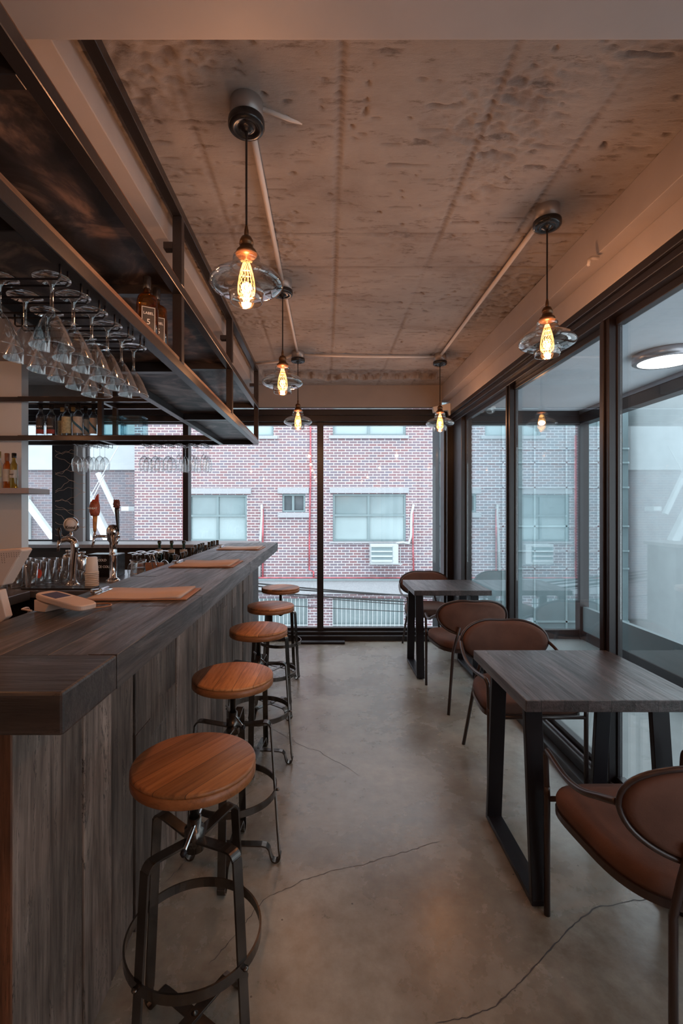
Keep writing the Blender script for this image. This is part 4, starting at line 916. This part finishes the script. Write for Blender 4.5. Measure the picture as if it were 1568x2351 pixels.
for X, n_, src, key in cols:
    for s_ in (-0.018, 0.018):
        MB().tube([(X+s_+1.6, RY0+0.03-4.3, 0), (X+s_+1.6, RY0+0.03-4.3, -0.03), (X+s_+1.6, RY1-0.03-4.3, -0.03), (X+s_+1.6, RY1-0.03-4.3, 0)], 0.0025, 6).build('wire', M['black'], rr)
    cnt[key] = cnt.get(key, 0)+1
    for k in range(n_):
        y = RY0+0.06+0.095*k+(0.03 if n_ == 2 else 0)
        lab = desc[key] % ['first', 'second', 'third'][cnt[key]-1]+[', front', ', rear', ', rearmost'][k if n_ == 3 or k == 0 else 1]
        if n_ == 3 and k == 1: lab = desc[key] % ['first', 'second', 'third'][cnt[key]-1]+', middle'
        if src not in used: src.location = (X, y, ZR+0.010); tag(src, lab, 'wine glass', 'wine glasses hanging under the rear shelf'); used[src] = 1
        else: copy_tree(src, (X, y, ZR+0.010), 0, lab, 'wine glasses hanging under the rear shelf')

# ------------------------------------------------------------------ bottles
def bottle_prof(r, h, sh=0.62, nr=0.014, sq=False):
    return [(0.0, 0.0), (r*0.93, 0.0), (r, 0.006), (r, h*sh), (r*0.94, h*(sh+0.05)), (r*0.65, h*(sh+0.10)), (nr*1.15, h*(sh+0.15)), (nr, h*(sh+0.2)), (nr, h*0.94)]
def mk_bottle(loc, r, h, mat, lab, group, cap, label=None, l0=0.1, l1=0.5, sh=0.62, txt=None, tcol=None, tsize=0.016, name='spirit_bottle', nr=0.014, cap_len=0.13, stripe=None, cat='bottle'):
    b_ = empty(name, loc); tag(b_, lab, cat, group)
    MB().lathe(bottle_prof(r, h, sh, nr), 28, caps=False).build('glass_body', mat, b_)
    MB().lathe([(nr*1.25, h*(1-cap_len)), (nr*1.3, h*0.995), (nr*1.1, h), (0, h)], 20, caps=False).build('cap', cap, b_)
    if label:
        m_ = MB(); n_ = 20; vs = []
        for z in (h*l0, h*l1):
            for i in range(n_+1):
                a = -PI/2-1.25+2.5*i/n_; vs.append(((r+0.0008)*math.cos(a), (r+0.0008)*math.sin(a), z))
        for z in (h*l0, h*l1):
            for i in range(n_+1):
                a = -PI/2-1.25+2.5*i/n_; vs.append(((r+0.0002)*math.cos(a), (r+0.0002)*math.sin(a), z))
        k = n_+1
        m_.add(vs, [(i, i+1, k+i+1, k+i) for i in range(n_)]+[(2*k+i, 3*k+i, 3*k+i+1, 2*k+i+1) for i in range(n_)], True)
        lo = m_.build('label', label, b_)
        if stripe:
            m_ = MB(); vs = []
            for z0_, z1_ in ((l0, l0+0.12),):
                for i in range(n_+1):
                    a = -PI/2-1.2+2.4*i/n_; zz = h*(l0+(l1-l0)*(0.75-0.65*i/n_) if stripe[1] else l0+0.01)
                    vs.append(((r+0.0015)*math.cos(a), (r+0.0015)*math.sin(a), zz)); 
                for i in range(n_+1):
                    a = -PI/2-1.2+2.4*i/n_; zz = h*(l0+(l1-l0)*(0.75-0.65*i/n_)+0.09 if stripe[1] else l0+0.14)
                    vs.append(((r+0.0015)*math.cos(a), (r+0.0015)*math.sin(a), zz))
            m_.add(vs, [(i, i+1, k+i+1, k+i) for i in range(n_)], True); m_.build('label_stripe', stripe[0], lo)
        if txt: text(txt, tsize, tcol or M['white_letter'], lo, (0, -r-0.003, h*(l0+l1)/2-h*0.02))
    return b_
ZS = ZL+TB+0.005
GB = 'spirit bottles on the rear hanging shelf'
yb = 4.24
def bx(px, Y): return (px-VX)*Y/F
mk_bottle((bx(93.5, yb), yb, ZS), 0.036, 0.285, M['bottleclear'], 'leftmost vodka bottle with dark red label on the rear shelf', GB, M['blackpl'], M['label_dark'], 0.08, 0.56, txt='VODKA', tsize=0.02, stripe=(M['label_red'], 0))
mk_bottle((bx(118, yb), yb, ZS), 0.038, 0.285, M['bottleclear'], 'second vodka bottle with dark red label on the rear shelf', GB, M['blackpl'], M['label_dark'], 0.08, 0.56, txt='VODKA', tsize=0.02, stripe=(M['label_red'], 0))
mk_bottle((bx(143, yb+.09), yb+.09, ZS), 0.038, 0.28, M['bottleclear'], 'gold-capped bottle with yellowish label, rear left of its pair', GB, M['gold'], M['label_yellow'], 0.1, 0.55)
mk_bottle((bx(154, yb), yb, ZS), 0.042, 0.29, M['bottleclear'], 'clear bottle with yellow label and glass neck in front of gold caps', GB, M['bottleclear'], M['label_yellow'], 0.1, 0.6)
mk_bottle((bx(168, yb+.10), yb+.10, ZS), 0.036, 0.285, M['bottleclear'], 'gold-capped bottle half hidden beside the blue-striped label bottle', GB, M['gold'], M['label_yellow'], 0.1, 0.55)
mk_bottle((bx(180, yb), yb, ZS), 0.043, 0.30, M['bottleclear'], 'front clear bottle with white label and diagonal blue stripe', GB, M['blackpl'], M['label_paper'], 0.1, 0.58, stripe=(M['label_blue'], 1), cap_len=0.2)
mk_bottle((bx(196.5, yb+.09), yb+.09, ZS), 0.038, 0.29, M['bottleclear'], 'rear bottle with blue-striped label and black cap, near shelf post', GB, M['blackpl'], M['label_paper'], 0.1, 0.58, stripe=(M['label_blue'], 1), cap_len=0.2)
mk_bottle((bx(215, yb+.03), yb+.03, ZS), 0.034, 0.29, M['bottleclear'], 'blue-striped bottle half hidden behind the shelf post', GB, M['blackpl'], M['label_paper'], 0.1, 0.58, stripe=(M['label_blue'], 1), cap_len=0.2)
# aqua glass blocks
for i, (px, lab) in enumerate(((258, 'left square aqua glass vessel on the rear hanging shelf'), (309, 'right square aqua glass vessel on the rear hanging shelf'))):
    t = empty('glass_vessel', (bx(px, 4.28), 4.28, ZS)); tag(t, lab, 'glass vessel', 'square aqua glass vessels')
    o = superell(0.098, 0.085, 9, 8); oc = [(-0.098, -0.06), (-0.075, -0.085), (0.075, -0.085), (0.098, -0.06), (0.098, 0.06), (0.075, 0.085), (-0.075, 0.085), (-0.098, 0.06)]
    m_ = MB(); n_ = 8
    vs = [(x, y, 0) for x, y in oc]+[(x, y, 0.175) for x, y in oc]+[(x*0.90, y*0.90, 0.185) for x, y in oc]+[(x*0.87, y*0.87, 0.17) for x, y in oc]+[(x*0.87, y*0.87, 0.02) for x, y in oc]
    fs = [tuple(range(n_))[::-1]]+[(j*n_+i_, j*n_+(i_+1) % n_, (j+1)*n_+(i_+1) % n_, (j+1)*n_+i_) for j in range(4) for i_ in range(n_)]+[tuple(4*n_+i_ for i_ in range(n_))]
    m_.add(vs, fs); m_.build('body', M['aqua'], t)
    m_ = MB().tube([(x*0.96, y*0.96, 0.18) for x, y in oc], 0.003, 6, closed=True); m_.build('rim', M['aqua'], t)
# whisky bottles on the main shelf (square)
def mk_square(loc, lab, rz=0.0):
    b_ = empty('whisky_bottle', loc, rz); tag(b_, lab, 'bottle', 'amber whisky bottles on the bar shelf')
    m_ = MB()
    def ring(w_, z, k=20): return [(x, y, z) for x, y in superell(w_, w_, 6 if w_ > 0.02 else 2, k)]
    prof = [(0.034, 0), (0.037, 0.004), (0.037, 0.165), (0.035, 0.178), (0.024, 0.190), (0.014, 0.197), (0.0125, 0.205), (0.0125, 0.23)]
    vs = []
    for w_, z in prof: vs += ring(w_, z)
    m_.add(vs, [(j*20+i, j*20+(i+1) % 20, (j+1)*20+(i+1) % 20, (j+1)*20+i) for j in range(len(prof)-1) for i in range(20)]+[tuple(range(20))[::-1]], True)
    m_.build('glass_body', M['amber'], b_)
    MB().lathe([(0.0135, 0.215), (0.0155, 0.218), (0.0155, 0.262), (0.014, 0.265), (0, 0.265)], 20).build('cap', M['blackpl'], b_)
    lo = MB().box((-0.026, -0.0392, 0.03), (0.026, -0.0375, 0.135)).build('label', M['label_dark'], b_)
    m_ = MB().box((-0.024, -0.0398, 0.033), (0.024, -0.0393, 0.0345)).box((-0.024, -0.0398, 0.1305), (0.024, -0.0393, 0.132)).box((-0.024, -0.0398, 0.033), (-0.0225, -0.0393, 0.132)).box((0.0225, -0.0398, 0.033), (0.024, -0.0393, 0.132)); m_.build('label_border', M['white_letter'], lo)
    text('LABEL', 0.014, M['white_letter'], lo, (0, -0.0398, 0.108)); text('5', 0.03, M['white_letter'], lo, (0, -0.0398, 0.075))
    m_ = MB().box((0.0375, -0.026, 0.03), (0.0392, 0.026, 0.135)); m_.build('side_label', M['label_dark'], b_)
    return b_
mk_square((-0.70, 1.875, ZL+TB+0.0125), 'front amber whisky bottle with black cap on the hanging shelf', 0.5)
mk_square((-0.697, 1.975, ZL+TB+0.0125), 'amber whisky bottle standing behind the front one on hanging shelf', 0.5)

# left wall shelf
sh = tag(MB().box((-3.2, 3.92, 1.545), (-2.43, 4.219, 1.59)).build('wall_shelf', simple('pale_shelf_board', (0.42, 0.35, 0.34), 0.5), bevel=0.003), 'pale floating shelf with liqueur bottles at the left edge', 'shelf')
GS = 'liqueur bottles on the left wall shelf'
mk_bottle((-2.635, 4.05, 1.59), 0.031, 0.30, M['yellowg'], 'dark amber bottle with white label at right end of wall shelf', GS, M['blackpl'], M['label_paper'], 0.3, 0.52, txt='ABSE', tcol=M['dark_letter'], tsize=0.016)
mk_bottle((-2.70, 4.06, 1.59), 0.030, 0.30, M['orange'], 'orange liqueur bottle, middle of the wall shelf group', GS, simple('rust_cap', (0.3, 0.12, 0.06), 0.5), M['label_paper'], 0.2, 0.55, cap_len=0.22)
mk_bottle((-2.765, 4.05, 1.59), 0.032, 0.315, M['bottleclear'], 'clear bottle with yellow label and tan cap on wall shelf', GS, M['gold'], M['label_yellow'], 0.3, 0.6, cap_len=0.18)
mk_bottle((-2.83, 4.06, 1.59), 0.031, 0.29, M['bottleclear'], 'clear bottle cut by the left edge of the photo on wall shelf', GS, M['gold'], M['label_paper'], 0.2, 0.5)

# bottles behind the bar top
GP = 'black-capped pourer bottles behind the bar top'
for i, (px, py) in enumerate(((402, 1273), (420, 1268), (426, 1266), (443, 1257), (449, 1251), (457, 1249), (462, 1247), (466, 1246), (472, 1251), (480, 1244), (487, 1242), (491, 1241), (499, 1240))):
    Y = 0.30*F/(py-VY)
    names = ['nearest', 'second', 'third', 'fourth', 'fifth', 'sixth', 'seventh', 'eighth', 'ninth', 'tenth', 'eleventh', 'twelfth', 'farthest']
    X = (px-VX)*Y/F
    mk_bottle((X, Y, 0.82), 0.028, 0.30, M['bottleclear'], '%s black-capped bottle from the camera behind the bar top' % names[i], GP, M['blackpl'], None, nr=0.011, cap_len=0.16)
for i, px in enumerate((366, 394, 422)):
    Y = 4.55; mk_bottle(((px-VX)*Y/F, Y, 0.82), 0.036, 0.30, M['greenglass'], '%s green wine bottle standing before the dark back wall' % ['left', 'middle', 'right'][i], 'green wine bottles behind the bar', M['blackpl'], M['label_paper'], 0.62, 0.72, nr=0.014, cap_len=0.1, sh=0.55, name='wine_bottle')

# ------------------------------------------------------------------ beer taps
ZW = 0.95
t1 = empty('beer_tap', (-1.56, 2.95, ZW)); tag(t1, 'chrome curved beer tap tower with round white medallion', 'beer tap')
MB().lathe([(0.045, 0), (0.045, 0.006), (0.03, 0.018), (0.024, 0.03)], 28).build('base', M['chrome'], t1)
m_ = MB().tube(smooth_path([(0, 0, 0.02), (0.004, 0, 0.12), (0.012, 0, 0.2), (0.014, 0, 0.245), (0.004, 0, 0.272), (-0.02, -0.01, 0.285), (-0.05, -0.02, 0.277), (-0.065, -0.03, 0.262)], 5), [0.021]*5+[0.022]*15+[0.020]*6+[0.016]*5+[0.012]*5, 20); m_.build('column', M['chrome'], t1)
MB().tube([(-0.062, -0.03, 0.275), (-0.066, -0.034, 0.245), (-0.068, -0.036, 0.21)], [0.013, 0.010, 0.007], 14).build('spout', M['chrome'], t1)
MB().tube([(-0.062, -0.03, 0.275), (-0.062, -0.03, 0.30), (-0.064, -0.03, 0.33), (-0.066, -0.03, 0.355)], [0.007, 0.006, 0.013, 0.008], 12).build('handle', M['blackpl'], t1)
MB().tube([(-0.005, 0, 0.28), (-0.007, 0, 0.33)], 0.009, 12).build('neck', M['chrome'], t1)
md = MB().lathe([(0.0, -0.008), (0.043, -0.008), (0.046, -0.004), (0.046, 0.008), (0, 0.008)], 40, (-0.008, 0, 0.372), 'y', caps=False).build('medallion', M['chrome'], t1)
MB().lathe([(0.0, 0.0), (0.040, 0.0), (0.040, 0.001), (0, 0.001)], 40, (-0.008, -0.0095, 0.372), 'y').build('medallion_face', M['plastic'], md)
text('Kozel', 0.026, M['dark_letter'], md, (-0.008, -0.0102, 0.355), bold=0.0006)
m_ = MB().tube([(-0.008+0.034*math.cos(a), -0.0102, 0.372+0.034*math.sin(a)) for a in [2*PI*i/36 for i in range(36)]], 0.0008, 5, closed=True); m_.build('medallion_ring', M['dark_letter'], md)
t2 = empty('beer_tap', (-1.38, 3.11, ZW)); tag(t2, 'straight chrome beer tap tower with two handles', 'beer tap')
MB().lathe([(0.045, 0), (0.045, 0.008), (0.03, 0.02), (0.023, 0.026), (0.023, 0.16), (0.026, 0.165), (0.026, 0.175), (0.023, 0.18), (0.023, 0.25), (0.036, 0.265), (0.038, 0.30), (0.041, 0.305), (0.041, 0.335), (0.036, 0.345), (0.030, 0.362), (0.0, 0.368)], 32).build('column', M['chrome'], t2)
for s_, (dx, nm) in enumerate(((-0.105, 'wheat'), (0.045, 'dark'))):
    m_ = MB().tube([(0, 0, 0.29), (dx*0.6, -0.02, 0.292), (dx, -0.03, 0.292)], 0.009, 12); m_.tube([(dx, -0.03, 0.30), (dx-0.005, -0.035, 0.26), (dx-0.012, -0.04, 0.222)], [0.010, 0.009, 0.006], 12); m_.lathe([(0.0, -0.012), (0.012, -0.010), (0.012, 0.012), (0.007, 0.02), (0.007, 0.034), (0, 0.034)], 16, (dx, -0.03, 0.292))
    tp = m_.build('tap', M['chrome'], t2)
    if s_ == 0:
        m_ = MB().tube([(dx, -0.03, 0.325), (dx, -0.03, 0.36), (dx+0.002, -0.03, 0.43)], [0.010, 0.012, 0.015], 14); m_.build('tap_handle', simple('ochre_handle', (0.45, 0.2, 0.06), 0.5, var=0.4, vscale=40), tp)
        m_ = MB().lathe([(0.0, 0.42), (0.024, 0.425), (0.031, 0.45), (0.031, 0.49), (0.025, 0.515), (0.0, 0.52)], 20, (dx, -0.03, 0)); hh = m_.build('handle_badge', simple('red_brown_badge', (0.34, 0.08, 0.04), 0.5, var=0.4, vscale=60), tp)
        MB().prism([(dx-0.024, -0.032, 0.512), (dx+0.022, -0.032, 0.515), (dx+0.020, -0.032, 0.565), (dx+0.008, -0.032, 0.55), (dx, -0.032, 0.53), (dx-0.014, -0.032, 0.528)], (0, 0.014, 0)).build('handle_flame', simple('flame_red', (0.42, 0.06, 0.03), 0.5), tp)
        text('WHEAT', 0.017, M['white_letter'], hh, (dx, -0.063, 0.472), bold=0.0004)
    else:
        m_ = MB().tube([(dx, -0.03, 0.325), (dx, -0.03, 0.34), (dx-0.008, -0.03, 0.46), (dx-0.010, -0.03, 0.475)], [0.007, 0.008, 0.014, 0.012], 14); m_.build('tap_handle', M['blackpl'], tp)
        m_ = MB()
        for q in range(26):
            a = q*2.4; z = 0.475+0.05*(q/26); rr_ = 0.018*(1-0.4*abs(q/26-0.4)); c, s2 = math.cos(a), math.sin(a)
            m_.lathe([(0.0, -0.006), (0.006, 0), (0.0, 0.012)], 6, (dx-0.010+rr_*c, -0.03+rr_*s2, z), 'z', smooth=False)
        m_.lathe([(0, 0.47), (0.017, 0.48), (0.02, 0.50), (0.012, 0.525), (0, 0.53)], 14, (dx-0.010, -0.03, 0)); m_.build('handle_finial', simple('dark_red_hop', (0.13, 0.035, 0.025), 0.5, var=0.4, vscale=80), tp)
m_ = MB().box((-1.77, 2.78, ZW), (-1.36, 2.88, ZW+0.008)); tag(m_.build('bar_mat', M['blackpl'], bevel=0.002), 'flat dark bar mat in front of the tap towers', 'bar mat')
# cup stack
cs = MB()
for k in range(8):
    z = ZW+k*0.011
    cs.lathe([(0.036, z), (0.039, z+0.002), (0.039, z+0.006), (0.0365, z+0.010)], 28, (-1.43, 2.93, 0), caps=False)
cs.lathe([(0.0365, ZW+0.085), (0.030, ZW+0.172), (0.027, ZW+0.175), (0.0, ZW+0.174)], 28, (-1.43, 2.93, 0), caps=False)
tag(cs.build('paper_cup_stack', M['plastic']), 'stack of upside-down white paper cups beside curved beer tap', 'paper cups')
# dark box with lettering
t = empty('drink_cooler_box', (-1.56, 3.30, ZW)); tag(t, 'black box with COLD lettering behind the beer taps', 'box')
MB().box((-0.09, 0, 0), (0.12, 0.14, 0.155)).build('body', M['blackpl'], t, bevel=0.006)
text('COLD', 0.022, M['white_letter'], t, (0.02, -0.002, 0.115), bold=0.0005); text('ICE COLD', 0.022, M['white_letter'], t, (0.035, -0.002, 0.070), bold=0.0005)
# beer glasses
def mk_tumbler(name, r0, r1, h, loc, lab, group, cat, redmark=False, n_=24):
    b_ = empty(name, loc); tag(b_, lab, cat, group)
    MB().lathe([(0, 0), (r0, 0), (r0, 0.004), (r1, h), (r1-0.002, h), (r0-0.003, 0.012), (0, 0.012)], n_, caps=False).build('glass_body', M['glass'], b_)
    if redmark:
        m_ = MB(); vs = []; k = 8; rm = (r0+r1)/2+0.001
        ov = superell(0.018, 0.028, 2, 16); vs = [(rm*math.sin(x/rm), -rm*math.cos(x/rm), h*0.55+z) for x, z in ov]
        m_.add(vs, [tuple(range(16))]); m_.build('red_emblem', M['redpl'], b_)
    return b_
g0 = None; rowsn = ['front', 'second', 'third', 'fourth', 'back']; coln = ['first', 'second', 'third', 'fourth', 'fifth', 'sixth']
for j in range(5):
    for i in range(6):
        x = -2.18+0.088*i; y = 2.83+0.088*j
        lab = 'beer glass on work counter, %s row, %s from the left' % (rowsn[j], coln[i])
        mark = (i+j*2) % 3 == 1
        if g0 is None:
            g0 = {True: mk_tumbler('beer_glass', 0.030, 0.038, 0.145, (-2.18+0.088, y, ZW), 'beer glass on work counter, front row, second from the left', 'beer glasses on the work counter', 'glass', True), False: mk_tumbler('beer_glass', 0.030, 0.038, 0.145, (x, y, ZW), lab, 'beer glasses on the work counter', 'glass')}
            continue
        if j == 0 and i == 1: continue
        copy_tree(g0[mark], (x, y, ZW), random.uniform(-0.7, 0.7), lab+(', red emblem' if mark else ''))
s0 = None
for j in range(3):
    for i in range(4):
        x = -1.94+0.055*i+0.25; y = 3.00+0.06*j
        if abs(x+1.56) < 0.06 and y < 3.02: continue
        lab = 'small tasting glass beside curved beer tap, %s row, %s from the left' % (['front', 'middle', 'back'][j], coln[i])
        if s0 is None: s0 = mk_tumbler('tasting_glass', 0.020, 0.024, 0.07, (x, y, ZW), lab, 'small tasting glasses', 'glass')
        else: copy_tree(s0, (x, y, ZW), 0, lab)
for i, (px, Y) in enumerate(((157, 3.35), (190, 3.22), (176, 3.48))):
    t = empty('cocktail_shaker', ((px-VX)*Y/F, Y, ZW)); tag(t, ['left steel shaker bottle behind curved beer tap', 'right steel shaker bottle behind curved beer tap', 'rear steel shaker bottle between the other two'][i], 'shaker', 'steel shaker bottles')
    MB().lathe([(0, 0), (0.034, 0), (0.036, 0.01), (0.036, 0.135), (0.030, 0.15), (0.016, 0.155)], 28).build('body', M['chrome'], t)
    MB().lathe([(0.016, 0.155), (0.012, 0.165), (0.018, 0.17), (0.018, 0.182), (0, 0.184)], 20).build('lid', M['chrome'], t)
# inverted wine glasses standing on their rims
wi = None
for k, (x, y) in enumerate(((-1.30, 3.30), (-1.22, 3.32), (-1.37, 3.40), (-1.29, 3.42), (-1.21, 3.44), (-1.36, 3.52), (-1.28, 3.54), (-1.20, 3.56))):
    lab = 'upside-down stemmed glass behind the straight beer tap, %s of eight' % ['nearest left', 'nearest right', 'second-row left', 'second-row middle', 'second-row right', 'back left', 'back middle', 'back right'][k]
    if wi is None:
        wi = mk_wine('stemmed_glass', 0.037, 0.09, 0.062, 0.034); wi.location = (x, y, ZW+0.157); tag(wi, lab, 'stemmed glass', 'upside-down stemmed glasses on the work counter')
    else: copy_tree(wi, (x, y, ZW+0.157), 0, lab)
t = empty('glass_jug', (-1.12, 2.86, ZW)); tag(t, 'clear glass jug with flared rim behind the bar top', 'jug')
MB().lathe([(0, 0), (0.038, 0), (0.042, 0.01), (0.045, 0.08), (0.040, 0.125), (0.040, 0.14), (0.048, 0.165), (0.046, 0.165), (0.038, 0.14), (0.043, 0.08), (0.0, 0.012)], 32, caps=False).build('body', M['glass'], t)
MB().lathe([(0, 0.004), (0.0425, 0.01), (0.0440, 0.08), (0.040, 0.118), (0, 0.118)], 32, caps=False).build('water', glass_mat('jug_water', (0.8, 0.88, 0.92), (0.5, 0.6, 0.65), 0.08, 0.4, 2), t)
text('Z', 0.04, M['white_letter'], t, (0, -0.046, 0.075))
t = empty('utensil_tray', (-1.14, 3.12, ZW)); tag(t, 'brown tray holding steel bar tongs and strainers', 'tray')
m_ = MB(); m_.box((-0.07, -0.05, 0.0), (0.07, 0.05, 0.01)); m_.box((-0.07, -0.05, 0.01), (0.07, -0.044, 0.115)); m_.box((-0.07, 0.044, 0.01), (0.07, 0.05, 0.115)); m_.box((-0.07, -0.044, 0.01), (-0.064, 0.044, 0.115)); m_.box((0.064, -0.044, 0.01), (0.07, 0.044, 0.115)); m_.build('box', M['kraft_board'], t)
def tongs(loc, tilt, lab):
    c, s_ = math.cos(tilt), math.sin(tilt)
    loop = [(-0.010, 0.0), (-0.013, 0.10), (-0.011, 0.165), (0, 0.178), (0.011, 0.165), (0.013, 0.10), (0.010, 0.0)]
    o = MB().tube([(loc[0]+x*c+z*s_, loc[1], loc[2]-x*s_+z*c) for x, z in loop], 0.0028, 8).build('tongs', M['chrome']); return tag(o, lab, 'tongs')
tongs((-1.055, 3.02, ZW+0.012), -0.25, 'upright steel tongs leaning left behind the bar top'); tongs((-1.085, 3.20, ZW+0.012), 0.62, 'steel tongs leaning right behind the bar top')

# ------------------------------------------------------------------ things on the bar top
def clipboard(x0, x1, y0, y1, rz, lab, paper):
    t = empty('menu_clipboard', ((x0+x1)/2, (y0+y1)/2, ZB), rz); tag(t, lab, 'clipboard', 'menu clipboards lying on the bar top')
    w2, d2 = (x1-x0)/2, (y1-y0)/2
    MB().box((-w2, -d2, 0.0), (w2, d2, 0.004)).build('board', M['kraft_board'], t, bevel=0.001, seg=1)
    m_ = MB(); nx_ = 20; vs = []
    for j, y in enumerate((-d2+0.006, d2-0.01)):
        for i in range(nx_+1):
            u = i/nx_; x = -w2+0.01+(2*w2-0.03)*u; vs.append((x, y, 0.0075+0.007*max(0, u-0.6)**2*6+0.0015*math.sin(u*9+j)))
    vs += [(v[0], v[1], 0.0045) for v in vs]
    k = nx_+1
    m_.add(vs, [(i, i+1, k+i+1, k+i) for i in range(nx_)]+[(2*k+i, 2*k+i+1, 3*k+i+1, 3*k+i) for i in range(nx_)]+[(i, i+1, 2*k+i+1, 2*k+i) for i in range(nx_)]+[(k+i, k+i+1, 3*k+i+1, 3*k+i) for i in range(nx_)]+[(0, k, 3*k, 2*k), (nx_, k+nx_, 3*k+nx_, 2*k+nx_)], True)
    m_.build('paper', paper, t)
    m_ = MB().box((-w2-0.002, -0.06, 0.008), (-w2+0.028, 0.06, 0.012)); m_.tube([(-w2+0.01, -0.06, 0.016), (-w2+0.01, 0.06, 0.016)], 0.006, 10); m_.tube([(-w2-0.01, -0.03, 0.014), (-w2-0.022, 0, 0.017), (-w2-0.01, 0.03, 0.014)], 0.003, 8)
    m_.build('clip', M['chrome'], t)
clipboard(-0.80, -0.465, 1.575, 1.80, math.radians(2), 'nearest menu clipboard with brown paper on the bar top', M['kraft'])
clipboard(-0.81, -0.475, 2.46, 2.76, math.radians(0), 'middle menu clipboard with brown paper on the bar top', M['kraft'])
clipboard(-0.80, -0.475, 3.50, 3.78, math.radians(-1), 'farthest menu clipboard with pale paper on the bar top', simple('pale_paper', (0.6, 0.56, 0.55), 0.7))
# card terminal
t = empty('card_terminal', (-0.765, 1.41, ZB), math.radians(-22)); tag(t, 'beige card payment terminal with small screen on the bar top', 'card terminal')
m_ = MB(); out = superell(0.095, 0.037, 4.5, 40); vs = []
for dz, s_ in ((0, 0.97), (0.003, 1.0), (0.013, 1.0), (0.016, 0.96)):
    for x, y in out: vs.append((x*s_, y*s_, 0.012+dz+0.024*(0.5-x/0.19)))
n_ = 40; m_.add(vs, [(j*n_+i, j*n_+(i+1) % n_, (j+1)*n_+(i+1) % n_, (j+1)*n_+i) for j in range(3) for i in range(n_)]+[tuple(range(n_))[::-1], tuple(3*n_+i for i in range(n_))], False)
m_.build('body', M['terminal'], t)
MB().prism([(-0.09, -0.033, 0.0), (-0.045, -0.033, 0.0), (-0.03, -0.033, 0.022), (-0.09, -0.033, 0.034)], (0, 0.066, 0)).build('foot', M['terminal'], t, bevel=0.002)
def topz(x): return 0.028+0.024*(0.5-x/0.19)+0.0006
m_ = MB().add([(-0.07, -0.026, topz(-0.07)), (-0.01, -0.026, topz(-0.01)), (-0.01, 0.026, topz(-0.01)), (-0.07, 0.026, topz(-0.07)), (-0.07, -0.026, topz(-0.07)-0.001), (-0.01, -0.026, topz(-0.01)-0.001), (-0.01, 0.026, topz(-0.01)-0.001), (-0.07, 0.026, topz(-0.07)-0.001)], [(0, 1, 2, 3), (7, 6, 5, 4), (0, 4, 5, 1), (1, 5, 6, 2), (2, 6, 7, 3), (3, 7, 4, 0)]); m_.build('screen', M['screen'], t)
m_ = MB().add([(-0.004, -0.026, topz(-0.004)), (0.0, -0.026, topz(0)), (0.0, 0.026, topz(0)), (-0.004, 0.026, topz(-0.004))], [(0, 1, 2, 3)]); m_.build('stripe', M['plastic'], t)
tag(MB().tube(smooth_path([(-0.86, 1.40, ZB+0.004), (-0.90, 1.42, ZB+0.004), (-0.93, 1.50, ZB-0.02), (-1.0, 1.52, ZB-0.15)], 6), 0.003, 8).build('cable', M['terminal']), 'thin beige cable running from card terminal off the bar top', 'cable')
tag(MB().tube(smooth_path([(-0.70, 1.44, ZB+0.003), (-0.665, 1.475, ZB+0.003), (-0.685, 1.51, ZB+0.003), (-0.74, 1.505, ZB+0.003)], 6), 0.0025, 8).build('cord_loop', M['kraft_board']), 'small loop of brown cord beside the card terminal', 'cord')
# point of sale terminal at left edge
t = empty('pos_terminal', (-0.99, 1.30, ZW-0.0)); tag(t, 'pink-beige checkout terminal with perforated top at the left edge', 'checkout terminal')
def q3(px, py, Y): v = P3(px, py, Y); return (v[0]+0.99, v[1]-1.30, v[2]-ZW)
Yp = 1.32
head = [q3(-120, 1272, Yp), q3(45, 1259, Yp), q3(51, 1264, Yp), q3(40, 1283, Yp), q3(5, 1345, Yp), q3(-120, 1362, Yp)]
MB().prism(head, (0, 0.05, 0)).build('head', M['terminal'], t, bevel=0.004)
gp = MB()
for a in range(16):
    for b_ in range(6 if a < 10 else 3):
        v = q3(-44+a*5.8+b_*0.5, 1273+b_*4.2-a*0.25, Yp-0.0015); gp.lathe([(0, 0), (0.0009, 0), (0.0009, 0.001), (0, 0.001)], 6, v, 'y')
po = gp.build('speaker_holes', M['dark_letter'], t); po['kind'] = 'stuff'
st_ = [q3(-120, 1350, Yp), q3(-2, 1355, Yp), q3(14, 1418, Yp), q3(0, 1431, Yp), q3(-120, 1440, Yp)]
MB().prism(st_, (0, 0.03, 0)).build('stand', M['terminal'], t, bevel=0.003)
MB().box((-0.3, -0.1, 0), (0.1, 0.1, 0.01)).build('base', M['terminal'], t, bevel=0.003)
# ------------------------------------------------------------------ wire string lights on the black column
for i in range(16):
    y0_ = 1035+i*13.2; pts = []
    a0, a1 = (127, 196) if i % 3 else (127, 172)
    ph = random.uniform(0, 6); am = random.uniform(4, 14); sl = random.uniform(-14, 14)
    for k in range(15):
        u = k/14; pts.append(P3(a0+(a1-a0)*u, y0_+sl*(u-0.5)+am*math.sin(u*4+ph)+1.5*math.sin(u*21+ph), 5.11))
    tag(MB().tube(pts, 0.0018, 5).build('string_light_wire', M['copper']), 'thin copper fairy-light wire wound round the black window column', 'string light', 'copper fairy-light wires on the column')
